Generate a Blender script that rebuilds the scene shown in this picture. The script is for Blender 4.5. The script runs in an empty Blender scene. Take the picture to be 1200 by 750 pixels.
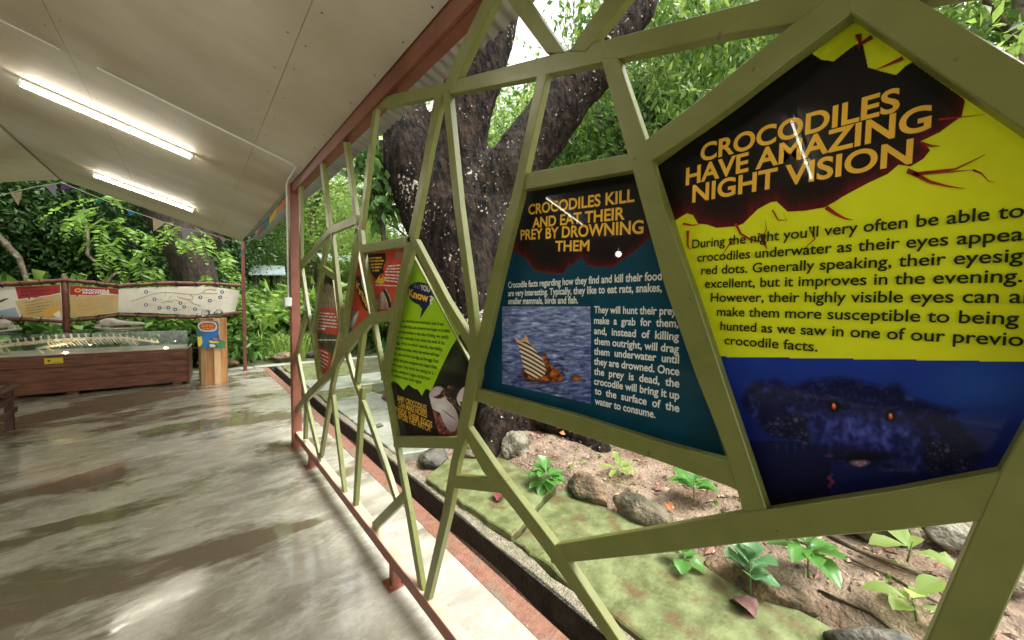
import bpy, bmesh, math, random
import numpy as np
from mathutils import Vector, Matrix, noise
random.seed(7); rng = np.random.default_rng(11)
R = math.radians
sc = bpy.context.scene
C = bpy.data.collections.new('place'); sc.collection.children.link(C)

# ------------------------------------------------------------------ camera
FPX, CAMH = 425.0, 1.5                      # focal length in pixels of the 1200 px wide photograph
roll, pitch, yaw = R(.8), R(2.65), R(41.4)
fw = Vector((math.sin(yaw)*math.cos(pitch), math.cos(yaw)*math.cos(pitch), -math.sin(pitch)))
r0 = Vector((math.cos(yaw), -math.sin(yaw), 0)); u0 = r0.cross(fw)
rt = r0*math.cos(roll)+u0*math.sin(roll); up = u0*math.cos(roll)-r0*math.sin(roll)
EYE = Vector((0, 0, CAMH))
cd = bpy.data.cameras.new('camera'); cam = bpy.data.objects.new('camera', cd); C.objects.link(cam)
cd.sensor_width = 36; cd.lens = 36*FPX/1200; cd.clip_start = .02; cd.clip_end = 500
m = Matrix((rt, up, -fw)).transposed().to_4x4(); m.translation = EYE; cam.matrix_world = m
sc.camera = cam

# ------------------------------------------------------------------ light
W = bpy.data.worlds.new('World'); sc.world = W; W.use_nodes = True
nt = W.node_tree; bg = nt.nodes['Background']
sky = nt.nodes.new('ShaderNodeTexSky'); sky.sky_type = 'NISHITA'; sky.sun_disc = False
SUN_EL, SUN_AZ = R(62), R(150)
sky.sun_elevation = SUN_EL; sky.sun_rotation = SUN_AZ; sky.dust_density = 4; sky.air_density = 1.2
hs = nt.nodes.new('ShaderNodeHueSaturation'); hs.inputs['Saturation'].default_value = .06; hs.inputs['Value'].default_value = 1.0
nt.links.new(sky.outputs[0], hs.inputs['Color']); nt.links.new(hs.outputs[0], bg.inputs[0])
bg.inputs[1].default_value = .15
sd = bpy.data.lights.new('sun', 'SUN'); sun = bpy.data.objects.new('sun', sd); C.objects.link(sun)
sd.energy = .95; sd.angle = R(25); sd.color = (1, .96, .9)
sv = Vector((math.sin(SUN_AZ)*math.cos(SUN_EL), math.cos(SUN_AZ)*math.cos(SUN_EL), math.sin(SUN_EL)))
sun.rotation_euler = (-sv).to_track_quat('-Z', 'Y').to_euler()
sc.view_settings.view_transform = 'Standard'; sc.view_settings.look = 'None'
sc.view_settings.exposure = 1.88; sc.view_settings.gamma = 1.0
sc.render.engine = 'CYCLES'
sc.cycles.max_bounces = 8; sc.cycles.diffuse_bounces = 5; sc.cycles.transparent_max_bounces = 12
sc.cycles.sample_clamp_indirect = 6

# ------------------------------------------------------------------ helpers
def ray(x, y): return fw*FPX + rt*(x-600) - up*(y-375)
def plane(x, y, n, c):
    d = ray(x, y); n = Vector(n); return EYE + d*((c-n.dot(EYE))/n.dot(d))
def SX(X): return lambda x, y: plane(x, y, (1, 0, 0), X)       # upright plane of the lattice screen
def SY(Y): return lambda x, y: plane(x, y, (0, 1, 0), Y)       # upright plane across the far end
def SZ(Z): return lambda x, y: plane(x, y, (0, 0, 1), Z)       # level plane

class MB:
    def __init__(s): s.v = []; s.f = []; s.m = []; s.sm = []
    def add(s, vs, fs, mi=0, sm=False):
        o = len(s.v); s.v += [tuple(v) for v in vs]
        for f in fs: s.f.append([i+o for i in f]); s.m.append(mi); s.sm.append(sm)
    def box(s, a, b, mi=0):
        x0, y0, z0 = a; x1, y1, z1 = b
        s.add([(x0,y0,z0),(x1,y0,z0),(x1,y1,z0),(x0,y1,z0),(x0,y0,z1),(x1,y0,z1),(x1,y1,z1),(x0,y1,z1)],
              [(0,3,2,1),(4,5,6,7),(0,1,5,4),(1,2,6,5),(2,3,7,6),(3,0,4,7)], mi)
    def obox(s, c, ax, ay, az, mi=0):
        c, ax, ay, az = map(Vector, (c, ax, ay, az))
        s.add([c+ax*i+ay*j+az*k for k in (-1, 1) for i, j in ((-1,-1),(1,-1),(1,1),(-1,1))],
              [(0,3,2,1),(4,5,6,7),(0,1,5,4),(1,2,6,5),(2,3,7,6),(3,0,4,7)], mi)
    def beam(s, a, b, w, h, mi=0):
        a, b = Vector(a), Vector(b); d = (b-a); L = d.length; d.normalize()
        side = d.cross(Vector((0,0,1))); side = side.normalized() if side.length > 1e-3 else Vector((1,0,0)); u = side.cross(d)
        s.obox((a+b)/2, d*L/2, side*w/2, u*h/2, mi)
    def prism(s, pts, off, mi=0):
        n = len(pts); off = Vector(off); pts = [Vector(p) for p in pts]
        s.add(pts+[p+off for p in pts], [list(range(n)), list(range(2*n-1, n-1, -1))]+[[i, i+n, (i+1) % n+n, (i+1) % n] for i in range(n)], mi)
    def flat(s, pts, mi=0): s.add(pts, [list(range(len(pts)))], mi)
    def tube(s, pts, rad, seg=8, mi=0, sm=True, cap=True):
        pts = [Vector(p) for p in pts]
        if not hasattr(rad, '__len__'): rad = [rad]*len(pts)
        n = len(pts); vs = []; ref = None
        for i, p in enumerate(pts):
            t = (pts[min(i+1, n-1)]-pts[max(i-1, 0)]).normalized()
            if ref is None: ref = t.orthogonal().normalized()
            a = (ref-t*ref.dot(t)).normalized(); ref = a; b = t.cross(a)
            for k in range(seg):
                th = 2*math.pi*k/seg; vs.append(p+(a*math.cos(th)+b*math.sin(th))*rad[i])
        fs = [[i*seg+k, i*seg+(k+1) % seg, (i+1)*seg+(k+1) % seg, (i+1)*seg+k] for i in range(n-1) for k in range(seg)]
        if cap: fs += [list(range(seg-1, -1, -1)), [(n-1)*seg+k for k in range(seg)]]
        s.add(vs, fs, mi, sm)
    def mesh(s, name, mats):
        me = bpy.data.meshes.new(name); me.from_pydata(s.v, [], s.f)
        for mt in (mats if isinstance(mats, (list, tuple)) else [mats]): me.materials.append(mt)
        me.polygons.foreach_set('material_index', s.m); me.polygons.foreach_set('use_smooth', s.sm); me.update()
        return me
    def build(s, name, mats, parent=None, bevel=0):
        return link(name, s.mesh(name, mats), parent, bevel)

def link(name, me, parent=None, bevel=0):
    o = bpy.data.objects.new(name, me); C.objects.link(o)
    if parent is not None:
        o.parent = parent
        if parent.type == 'EMPTY' and parent.parent is None and not parent.get('_local'): o.location = -parent.location
    if bevel:
        b = o.modifiers.new('edge', 'BEVEL'); b.width = bevel; b.segments = 1; b.limit_method = 'ANGLE'; b.angle_limit = R(40)
    return o
def tag(o, label=None, cat=None, group=None, kind=None):
    if label: o['label'] = label
    if cat: o['category'] = cat
    if group: o['group'] = group
    if kind: o['kind'] = kind
    return o
def thing(name, label, cat, loc=(0, 0, 0), group=None, rz=0):
    o = bpy.data.objects.new(name, None); C.objects.link(o); o.location = loc; o.rotation_euler = (0, 0, rz); o.empty_display_size = .1
    return tag(o, label, cat, group)
def copy_tree(o, parent=None):
    c = o.copy(); C.objects.link(c)
    if parent is not None: c.parent = parent
    for ch in list(o.children): copy_tree(ch, c)
    return c

# ------------------------------------------------------------------ materials
def mat(name, c1, c2=None, scale=5, rough=.6, bump=0, bscale=None, stretch=(1, 1, 1), metal=0, spec=.5, detail=5, contrast=(.35, .65), c3=None, s3=1.5, t3=(.5, .62), coat=0, trans=0, island=0, rough2=None):
    m = bpy.data.materials.new(name); m.use_nodes = True; N = m.node_tree.nodes; L = m.node_tree.links; P = N['Principled BSDF']
    P.inputs['Roughness'].default_value = rough; P.inputs['Metallic'].default_value = metal; P.inputs['Specular IOR Level'].default_value = spec
    P.inputs['Coat Weight'].default_value = coat; P.inputs['Coat Roughness'].default_value = .012
    tc = N.new('ShaderNodeTexCoord'); mp = N.new('ShaderNodeMapping'); mp.inputs['Scale'].default_value = stretch
    geo = N.new('ShaderNodeNewGeometry')
    L.new(geo.outputs['Position'], mp.inputs['Vector'])
    col = None
    if c2 is None: P.inputs['Base Color'].default_value = (*c1, 1)
    else:
        n = N.new('ShaderNodeTexNoise'); n.inputs['Scale'].default_value = scale; n.inputs['Detail'].default_value = detail; n.inputs['Roughness'].default_value = .6
        L.new(mp.outputs[0], n.inputs['Vector'])
        r = N.new('ShaderNodeMapRange'); r.inputs[1].default_value, r.inputs[2].default_value = contrast
        L.new(n.outputs[0], r.inputs[0]); fac = r.outputs[0]
        if island:
            ad = N.new('ShaderNodeMath'); ad.operation = 'MULTIPLY_ADD'; L.new(geo.outputs['Random Per Island'], ad.inputs[0]); ad.inputs[1].default_value = island
            ml = N.new('ShaderNodeMath'); ml.operation = 'MULTIPLY'; L.new(fac, ml.inputs[0]); ml.inputs[1].default_value = 1-island
            L.new(ml.outputs[0], ad.inputs[2]); fac = ad.outputs[0]
        x = N.new('ShaderNodeMix'); x.data_type = 'RGBA'; x.inputs[6].default_value = (*c1, 1); x.inputs[7].default_value = (*c2, 1)
        L.new(fac, x.inputs[0]); col = x.outputs[2]
        if c3:
            n3 = N.new('ShaderNodeTexNoise'); n3.inputs['Scale'].default_value = s3; n3.inputs['Detail'].default_value = 6; L.new(mp.outputs[0], n3.inputs['Vector'])
            r3 = N.new('ShaderNodeMapRange'); r3.inputs[1].default_value, r3.inputs[2].default_value = t3; L.new(n3.outputs[0], r3.inputs[0])
            x3 = N.new('ShaderNodeMix'); x3.data_type = 'RGBA'; L.new(r3.outputs[0], x3.inputs[0]); L.new(col, x3.inputs[6]); x3.inputs[7].default_value = (*c3, 1); col = x3.outputs[2]
            if rough2 is not None:
                rr = N.new('ShaderNodeMapRange'); rr.inputs[3].default_value = rough; rr.inputs[4].default_value = rough2; L.new(r3.outputs[0], rr.inputs[0]); L.new(rr.outputs[0], P.inputs['Roughness'])
        L.new(col, P.inputs['Base Color'])
    if bump:
        b = N.new('ShaderNodeTexNoise'); b.inputs['Scale'].default_value = bscale or scale*4; b.inputs['Detail'].default_value = 6; L.new(mp.outputs[0], b.inputs['Vector'])
        bb = N.new('ShaderNodeBump'); bb.inputs['Strength'].default_value = min(1, bump); bb.inputs['Distance'].default_value = .02*max(1, bump); L.new(b.outputs[0], bb.inputs['Height']); L.new(bb.outputs[0], P.inputs['Normal'])
    if trans:
        T = N.new('ShaderNodeBsdfTranslucent'); X = N.new('ShaderNodeMixShader'); X.inputs[0].default_value = trans
        if col: 
            g = N.new('ShaderNodeHueSaturation'); g.inputs['Hue'].default_value = .485; g.inputs['Value'].default_value = 1.5; L.new(col, g.inputs['Color']); L.new(g.outputs[0], T.inputs[0])
        else: T.inputs[0].default_value = (*c1, 1)
        L.new(P.outputs[0], X.inputs[1]); L.new(T.outputs[0], X.inputs[2]); L.new(X.outputs[0], N['Material Output'].inputs[0])
    return m
def emit(name, c, s):
    m = bpy.data.materials.new(name); m.use_nodes = True; P = m.node_tree.nodes['Principled BSDF']
    P.inputs['Base Color'].default_value = (*c, 1); P.inputs['Emission Color'].default_value = (*c, 1); P.inputs['Emission Strength'].default_value = s
    return m
def glass(name, tint, gl=.06):
    m = bpy.data.materials.new(name); m.use_nodes = True; N = m.node_tree.nodes; L = m.node_tree.links; N.remove(N['Principled BSDF'])
    t = N.new('ShaderNodeBsdfTransparent'); t.inputs[0].default_value = (*tint, 1); g = N.new('ShaderNodeBsdfGlossy'); g.inputs['Roughness'].default_value = .02
    f = N.new('ShaderNodeFresnel'); f.inputs[0].default_value = 1.45; x = N.new('ShaderNodeMixShader')
    L.new(f.outputs[0], x.inputs[0]); L.new(t.outputs[0], x.inputs[1]); L.new(g.outputs[0], x.inputs[2]); L.new(x.outputs[0], N['Material Output'].inputs[0])
    return m

OLIVE = mat('olive_paint', (.150, .166, .038), (.188, .202, .056), 9, .36, .06, 30, c3=(.10, .075, .03), s3=34, t3=(.70, .74))
REDP = mat('red_oxide_paint', (.17, .052, .028), (.24, .082, .048), 6, .45, .2, 40)
BEAMR = mat('beam_red_paint', (.16, .042, .018), (.21, .062, .03), 5, .5, .2, 30)
FENCER = mat('brown_red_pole', (.10, .03, .02), (.16, .05, .03), 12, .6, .5, 40)
CEIL = mat('painted_ceiling_board', (.48, .435, .335), (.60, .56, .46), 1.3, .62, .03, 30, (.75, 1.1, 1), c3=(.36, .29, .18), s3=.9, t3=(.46, .80))
JOINT = mat('joint_filler', (.22, .19, .14)); JOINT2 = mat('pale_filler', (.62, .6, .52), rough=.6)
GALV = mat('galvanised_sheet', (.26, .27, .25), (.38, .39, .36), 3, .45, .1, 20, metal=.35)
WHITEP = mat('white_plastic', (.72, .72, .68), rough=.35)
MOSS = mat('mossy_concrete', (.075, .09, .022), (.185, .215, .085), 9, .7, .45, 34, c3=(.10, .07, .022), s3=7, t3=(.52, .68), detail=9)
PALE = mat('pale_wet_concrete', (.24, .25, .20), (.36, .37, .31), 3, .45, .4, 30, c3=(.13, .17, .08), s3=2.2, t3=(.5, .68))
AGG = mat('broken_concrete', (.22, .19, .13), (.38, .33, .24), 30, .85, 1.5, 90, c3=(.20, .22, .11), s3=6, t3=(.5, .62))
DRAINM = mat('dark_wet_drain', (.010, .011, .008), (.05, .05, .035), 12, .35, .9, 50)
SOIL = mat('red_brown_soil', (.15, .105, .07), (.33, .24, .165), 8, .9, 1.6, 45, c3=(.15, .09, .055), s3=3, t3=(.5, .68))
WOODF = mat('forest_floor', (.05, .045, .025), (.09, .10, .04), 2, .95, 1, 20)
BARK = None

def bark():
    m = mat('lichened_bark', (.005, .003, .002), (.034, .021, .013), 12, .9, 5, 16, (1, 1, .45), c3=(.05, .044, .036), s3=1.0, t3=(.56, .78), spec=.2, contrast=(.42,.62))
    N = m.node_tree.nodes; L = m.node_tree.links; P = N['Principled BSDF']; old = P.inputs['Base Color'].links[0].from_socket
    geo = N.new('ShaderNodeNewGeometry'); v = N.new('ShaderNodeTexNoise'); v.inputs['Scale'].default_value = 24; v.inputs['Detail'].default_value = 3; L.new(geo.outputs['Position'], v.inputs['Vector'])
    n = N.new('ShaderNodeTexNoise'); n.inputs['Scale'].default_value = 1.1; n.inputs['Detail'].default_value = 3; L.new(geo.outputs['Position'], n.inputs['Vector'])
    s = N.new('ShaderNodeMath'); s.operation = 'MULTIPLY_ADD'; L.new(n.outputs[0], s.inputs[0]); s.inputs[1].default_value = .75; L.new(v.outputs[0], s.inputs[2])
    r = N.new('ShaderNodeMapRange'); r.inputs[1].default_value = 1.03; r.inputs[2].default_value = 1.07; L.new(s.outputs[0], r.inputs[0])
    x = N.new('ShaderNodeMix'); x.data_type = 'RGBA'; L.new(r.outputs[0], x.inputs[0]); L.new(old, x.inputs[6]); x.inputs[7].default_value = (.42, .39, .32, 1); L.new(x.outputs[2], P.inputs['Base Color'])
    return m
BARK = bark(); TRUNK = mat('dark_bark', (.03, .02, .014), (.10, .07, .045), 8, .9, 1.6, 30, (1, 1, .4)); PBARK = mat('pale_bark', (.06, .045, .03), (.20, .16, .10), 10, .8, .8, 30)
def leafm(n, a, b, tr=.35, isl=.5, r=.42): return mat(n, a, b, .9, r, trans=tr, island=isl, contrast=(.3, .7))
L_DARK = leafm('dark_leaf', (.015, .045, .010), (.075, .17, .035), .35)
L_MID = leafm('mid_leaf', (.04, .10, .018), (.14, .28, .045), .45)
L_BRIGHT = leafm('bright_leaf', (.10, .21, .03), (.32, .45, .11), .58)
L_LIME = leafm('lime_leaf', (.19, .32, .06), (.40, .54, .17), .6)
L_FROND = leafm('frond_leaf', (.10, .22, .03), (.26, .44, .08), .45)
L_FRESH = leafm('fresh_leaf', (.05, .17, .03), (.14, .33, .07), .35, .7, .28)

# ================================================================== SETTING: floor, drain, ground
def floor_mat():
    m = bpy.data.materials.new('wet_polished_concrete'); m.use_nodes = True; N = m.node_tree.nodes; L = m.node_tree.links; P = N['Principled BSDF']
    geo = N.new('ShaderNodeNewGeometry'); mp = N.new('ShaderNodeMapping'); mp.inputs['Scale'].default_value = (.62, 1.1, 1); mp.inputs['Rotation'].default_value = (0, 0, R(-6)); L.new(geo.outputs['Position'], mp.inputs['Vector'])
    def nz(s, d=6, rg=.6, dist=0):
        n = N.new('ShaderNodeTexNoise'); n.inputs['Scale'].default_value = s; n.inputs['Detail'].default_value = d; n.inputs['Roughness'].default_value = rg; n.inputs['Distortion'].default_value = dist; L.new(mp.outputs[0], n.inputs['Vector']); return n.outputs[0]
    def mr(i, a, b, c=0, d=1):
        r = N.new('ShaderNodeMapRange'); L.new(i, r.inputs[0]); [setattr(r.inputs[k+1], 'default_value', q) for k, q in enumerate((a, b, c, d))]; return r.outputs[0]
    def mix(f, a, b):
        x = N.new('ShaderNodeMix'); x.data_type = 'RGBA'; L.new(f, x.inputs[0])
        for k, q in ((6, a), (7, b)):
            if isinstance(q, tuple): x.inputs[k].default_value = (*q, 1)
            else: L.new(q, x.inputs[k])
        return x.outputs[2]
    base = mix(mr(nz(1.8, 10, .68, .35), .38, .62), (.225, .205, .155), (.46, .435, .37))
    base = mix(mr(nz(6, 9, .75, .3), .47, .66), base, (.54, .52, .45))
    wet = mr(nz(.95, 9, .62, .35), .505, .55)
    col = mix(wet, base, (.15, .12, .078))
    fine = mr(nz(60, 6, .8), .42, .7, 0, .35); col = mix(fine, col, (.24, .20, .14))
    L.new(col, P.inputs['Base Color'])
    rr = N.new('ShaderNodeMix'); L.new(wet, rr.inputs[0]); L.new(mr(nz(3, 5), .35, .65, .06, .22), rr.inputs[2]); rr.inputs[3].default_value = .025; L.new(rr.outputs[0], P.inputs['Roughness'])
    b = N.new('ShaderNodeBump'); b.inputs['Strength'].default_value = .12; b.inputs['Distance'].default_value = .008; L.new(nz(7, 3), b.inputs['Height']); L.new(b.outputs[0], P.inputs['Normal'])
    P.inputs['Specular IOR Level'].default_value = .7
    return m
FLOOR = floor_mat(); REDEDGE = mat('red_painted_edge', (.19, .08, .048), (.29, .145, .095), 22, .6, .5, 90, c3=(.18, .14, .10), s3=5, t3=(.52, .66))
b = MB(); b.box((-6, -4, -.3), (1.13, 9.55, 0)); tag(b.build('floor', FLOOR), kind='structure')
b = MB(); b.box((-14, -9, -.3), (-6.01, 12, -.02)); b.box((-6, -12, -.3), (6, -4.01, -.02)); tag(b.build('unseen_bounce_paving', mat('pale_bounce_paving', (.4, .38, .32), (.55, .52, .45), 3, .6)), kind='structure')  # unseen pale paving added to bounce light under the roof
b = MB(); b.box((1.132, -4, -.3), (1.235, 9.5, .001)); tag(b.build('floor_edge', REDEDGE), kind='structure')
b = MB(); b.box((1.237, -4, -.32), (1.40, 9.6, -.27)); b.box((1.375, -4, -.27), (1.401, 9.6, -.002)); b.box((1.236, 9.6, -.3), (1.401, 9.64, 0)); tag(b.build('drain', DRAINM), kind='structure')
def jag(a, bb, n, amp, seed):
    a, bb = Vector(a), Vector(bb); d = (bb-a); p = Vector((-d.y, d.x, 0)).normalized(); rr = random.Random(seed)
    return [a+d*(i/n)+p*(rr.uniform(-amp, amp) if i else 0) for i in range(n)]
b = MB()
pl = jag((1.385, -3, 0), (1.385, 9.5, 0), 60, .008, 1)+jag((1.455, 9.5, 0), (1.46, -3, 0), 70, .018, 2)
b.prism([p+Vector((0, 0, -.1)) for p in pl], (0, 0, .105)); tag(b.build('drain_kerb', AGG, None, .004), kind='structure')

# ground sheet: fine where it is seen close, coarse out to the horizon
def sstep(a, b_, x): t = min(1, max(0, (x-a)/(b_-a))); return t*t*(3-2*t)
def ground_z(x, y):
    inside = (x < 1.42 and y < 9.62) or (-14.5 < x < 1.42 and y < 12 and y > -13) and (y < 9.62 or x < -6) or (x < 6.5 and -12.5 < y < -4)
    if inside: return -.42
    z = -.07+.12*sstep(2.15, 2.4, x)*(1-sstep(5.5, 6.5, y)) + .35*sstep(2.6, 6, x)
    r = math.hypot(x, y)
    z += .09*(noise.noise(Vector((x*1.3, y*1.3, 0)))) + .03*noise.noise(Vector((x*6, y*6, 3)))*(1 if x > 2.2 or y > 9 else .2)
    z += 9*sstep(24, 60, r)
    return z
gx = list(np.concatenate([-np.geomspace(250, 4, 26), np.linspace(-3.5, 1.2, 9), np.linspace(1.43, 5, 70), np.geomspace(5.1, 250, 34)]))
gy = list(np.concatenate([-np.geomspace(250, 2.2, 24), np.linspace(-2, 5, 100), np.linspace(5.15, 9.6, 24), np.linspace(9.63, 14, 26), np.geomspace(14.4, 250, 28)]))
b = MB(); nx, ny = len(gx), len(gy)
b.add([(x, y, ground_z(x, y)) for y in gy for x in gx], [[j*nx+i, j*nx+i+1, (j+1)*nx+i+1, (j+1)*nx+i] for j in range(ny-1) for i in range(nx-1)], 0, True)
for k, (f) in enumerate(b.f):
    cx = sum(b.v[i][0] for i in f)/4; cy = sum(b.v[i][1] for i in f)/4
    b.m[k] = 0 if (1.3 < cx < 7 and cy < 5.4) else 1
tag(b.build('ground', [SOIL, WOODF]), kind='structure')

# slabs beside the drain
def slab(pts, top, label, material, seed, name='paving_slab'):
    rr = random.Random(seed); out = []
    n = len(pts)
    for i in range(n):
        a, c = Vector((*pts[i], 0)), Vector((*pts[(i+1) % n], 0)); k = max(2, int((c-a).length/.07))
        out += jag(a, c, k, .012, rr.random())
    mb = MB(); mb.prism([p+Vector((0, 0, top-.09)) for p in out], (0, 0, .09))
    o = mb.build(name, material, None, .008); return tag(o, label, 'slab', 'concrete slabs laid along the drain')
slab([(1.47, -2.6), (2.12, -2.6), (2.16, .1), (1.9, .32), (1.47, .30)], .022, 'mossy concrete slab at the bottom edge of the picture, nearest the camera', MOSS, 1)
slab([(1.47, .32), (1.9, .34), (2.18, .12), (2.26, 1.2), (2.2, 1.86), (1.9, 1.78), (1.475, 1.62)], .028, 'large yellow green mossy slab between the drain and the row of stones', MOSS, 2)
slab([(1.47, 1.64), (1.89, 1.80), (2.18, 1.90), (2.15, 2.55), (1.75, 2.86), (1.42, 2.66)], .05, 'tilted mossy slab just beyond the curled red leaf', MOSS, 3)
slab([(1.46, 3.3), (1.95, 3.2), (2.5, 3.9), (2.35, 4.9), (1.46, 4.7)], .02, 'pale wet concrete slab seen under the lime board', PALE, 4)
slab([(1.46, 4.73), (2.34, 4.93), (2.2, 5.9), (1.46, 5.75)], .024, 'pale slab beyond the pale wet one, beside the far drain', PALE, 5)
slab([(1.46, 5.8), (2.2, 5.93), (2.4, 6.5), (1.46, 6.4)], .02, 'narrow greenish slab before the pale crossing path', MOSS, 6)
slab([(1.46, 7.5), (2.6, 7.55), (2.7, 9.5), (1.46, 9.45)], .03, 'mossy slab beside the end of the drain past the red post', MOSS, 7)
b = MB(); b.box((1.46, 6.45, -.1), (7, 7.45, .035)); tag(b.build('path', PALE, None, .01), kind='structure')
b = MB(); b.box((1.0, 9.66, -.3), (4, 9.9, .02)); b.box((-6, 9.66, -.3), (.99, 9.85, .015)); tag(b.build('kerb', PALE, None, .01), kind='structure')

# ================================================================== PAVILION ROOF
TP = math.tan(R(16.5)); XR = -1.48
def cz(X, off=0): return 2.65 - (X-.72)*TP + off if X >= XR else 2.65-(2*XR-X-.72)*TP + off
pav = thing('pavilion_roof', 'low gabled pavilion roof with stained pale ceiling boards on red posts', 'roof', (.77, 4.15, 0))
def panel(x0, x1, y0, y1):
    mb = MB(); g = .0011
    pts = [(x0+g, y0+g, cz(x0+g)), (x1-g, y0+g, cz(x1-g)), (x1-g, y1-g, cz(x1-g)), (x0+g, y1-g, cz(x0+g))]
    mb.prism(pts, (0, 0, .009)); return mb.build('ceiling_panel', CEIL, pav)
xs = [XR, -.55, .40, .752]; ys = [-3.2, -.36, 1.64-3.0+1.36, 3.62, 5.6, 7.58, 8.87]
ys = [-3.2, -.34, 3.62, 8.87]
for i in range(3):
    for j in range(len(ys)-1):
        x0, x1 = xs[i], xs[i+1]
        panel(x0, x1, ys[j], ys[j+1])
        panel(2*XR-x1, 2*XR-x0, ys[j], ys[j+1])
mb = MB()
for s in (1, -1):
    X0, X1 = (XR, .752) if s > 0 else (2*XR-.752, XR)
    mb.prism([(X0, -3.2, cz(X0, .012)), (X1, -3.2, cz(X1, .012)), (X1, 8.86, cz(X1, .012)), (X0, 8.86, cz(X0, .012))], (0, 0, .02))
mb.build('ceiling_backing', JOINT, pav)
mb = MB(); mb.tube([(XR, y, cz(XR)-.004) for y in (-3.2, 8.87)], .012, 6); mb.build('ridge_cover', JOINT, pav)
# pale filled joint across the slope
mb = MB()
for x0, x1 in ((-.86, -.585), (-.41, .70)):
    mb.obox(((x0+x1)/2, 3.617, cz((x0+x1)/2)-.004), ((x1-x0)/2, 0, -(x1-x0)/2*TP), (0, .007, 0), (0, 0, .004))
mb.build('joint_cover', JOINT2, pav)
# beam: channel section along the eave
mb = MB(); mb.box((.757, -3.2, 2.553), (.772, 4.14, 2.672)); mb.box((.773, -3.2, 2.553), (.83, 4.14, 2.565)); mb.box((.773, -3.2, 2.64), (.83, 4.14, 2.652)); mb.box((.832, -3.2, 2.60), (.845, 4.14, 2.70))
mb.build('eave_beam', BEAMR, pav, .002)
mb = MB(); mb.box((2*XR-.83, -3.2, 2.553), (2*XR-.757, 8.8, 2.652)); mb.build('eave_beam', BEAMR, pav)
def cpost(x0, x1, y0, y1, z1, m=REDP):
    mb = MB(); t = .008
    mb.box((x0, y0, 0), (x1, y0+t, z1)); mb.box((x0, y0+t+.001, 0), (x0+t, y1, z1)); mb.box((x1-t, y0+t+.001, 0), (x1, y1, z1)); mb.box((x0+t+.001, y1-t, 0), (x1-t-.001, y1, z1))
    mb.box((x0-.03, y0-.03, 0), (x1+.03, y1+.03, .006)); return mb.build('post', m, pav, .0015)
cpost(.738, .815, 4.15, 4.25, 2.70); cpost(.778, .838, 9.38, 9.44, 2.70, FENCER)
for y in (-1, 4.2, 9.4): cpost(2*XR-.815, 2*XR-.738, y, y+.08, 2.63)
mb = MB(); mb.box((.74, 4.3, 2.655), (.752, 8.86, 2.69)); mb.build('eave_batten', TRUNK, pav)
# corrugated sheets above everything, overhanging the eaves
for s in (1, -1):
    mb = MB(); n = int(12.2/.0127); Y = [-3.3+i*.0127 for i in range(n+1)]; X = [XR, .9, 1.04]
    vs = []
    for y in Y:
        w = .0075*math.cos(2*math.pi*y/.076)
        for x in X: vs.append((x if s > 0 else 2*XR-x, y, cz(x, .135)+w))
    mb.add(vs, [[i*3+k, i*3+k+1, (i+1)*3+k+1, (i+1)*3+k] for i in range(n) for k in range(2)], 0, True)
    o = mb.build('roof_sheet', GALV, pav); so = o.modifiers.new('t', 'SOLIDIFY'); so.thickness = .003
# purlins
mb = MB()
for x in (-.9, .1, .72, -1.4): mb.box((x-.02, -3.2, cz(x, .036)), (x+.02, 8.8, cz(x, .118)))
mb.build('purlin', TRUNK, pav)
# dark sagging strip of uneven width at the lower left of the far slope
mb = MB()
pp = [(XR-.25-.1*i, 7.1+.18*math.sin(i*1.1)+.05*i, cz(XR-.25-.1*i)-.02-.05*math.sin(i*.35)) for i in range(10)]
for i in range(9):
    a, c = Vector(pp[i]), Vector(pp[i+1]); w = .09+.03*math.sin(i*2.1)
    mb.prism([a, c, c+Vector((0, w, .012)), a+Vector((0, w*.8, .012))], (0, 0, .004))
mb.build('dark_strip', mat('dark_strip_brown', (.03, .026, .02), rough=.8), pav)

# nail heads along the sheet edges
mb = MB(); rr = random.Random(4)
for X in (-1.44, -.59, -.51, .36, .44, .72):
    y = -1
    while y < 8.8:
        y += rr.uniform(.24, .36); x = X+rr.uniform(-.006, .006); q = Vector((x, y, cz(x)-.001)); mb.add([q+Vector((math.cos(a)*.0055, math.sin(a)*.0055, -math.cos(a)*.0055*TP)) for a in [i*math.pi/3 for i in range(6)]], [list(range(6))])
tag(mb.build('nail_heads', mat('rusty_nail', (.10, .06, .035)), pav), kind='stuff')
# conduit across the ceiling and down the post
con = thing('conduit', 'thin white conduit running over the ceiling and down the near red post', 'pipe', (.70, 4.12, 0))
mb = MB(); pts = [(.66, 3.60, cz(.66)-.014), (.69, 3.62, cz(.69)-.016), (.70, 4.0, 2.63), (.702, 4.10, 2.60), (.705, 4.115, 2.5), (.705, 4.115, 1.52)]
mb.tube([(-.43, 3.59, cz(-.43)-.012)]+pts, .0075, 8); mb.build('pipe', WHITEP, con)
mb = MB(); mb.box((.672, 4.09, 1.44), (.732, 4.145, 1.525)); mb.build('switch_box', WHITEP, con, .004)

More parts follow.
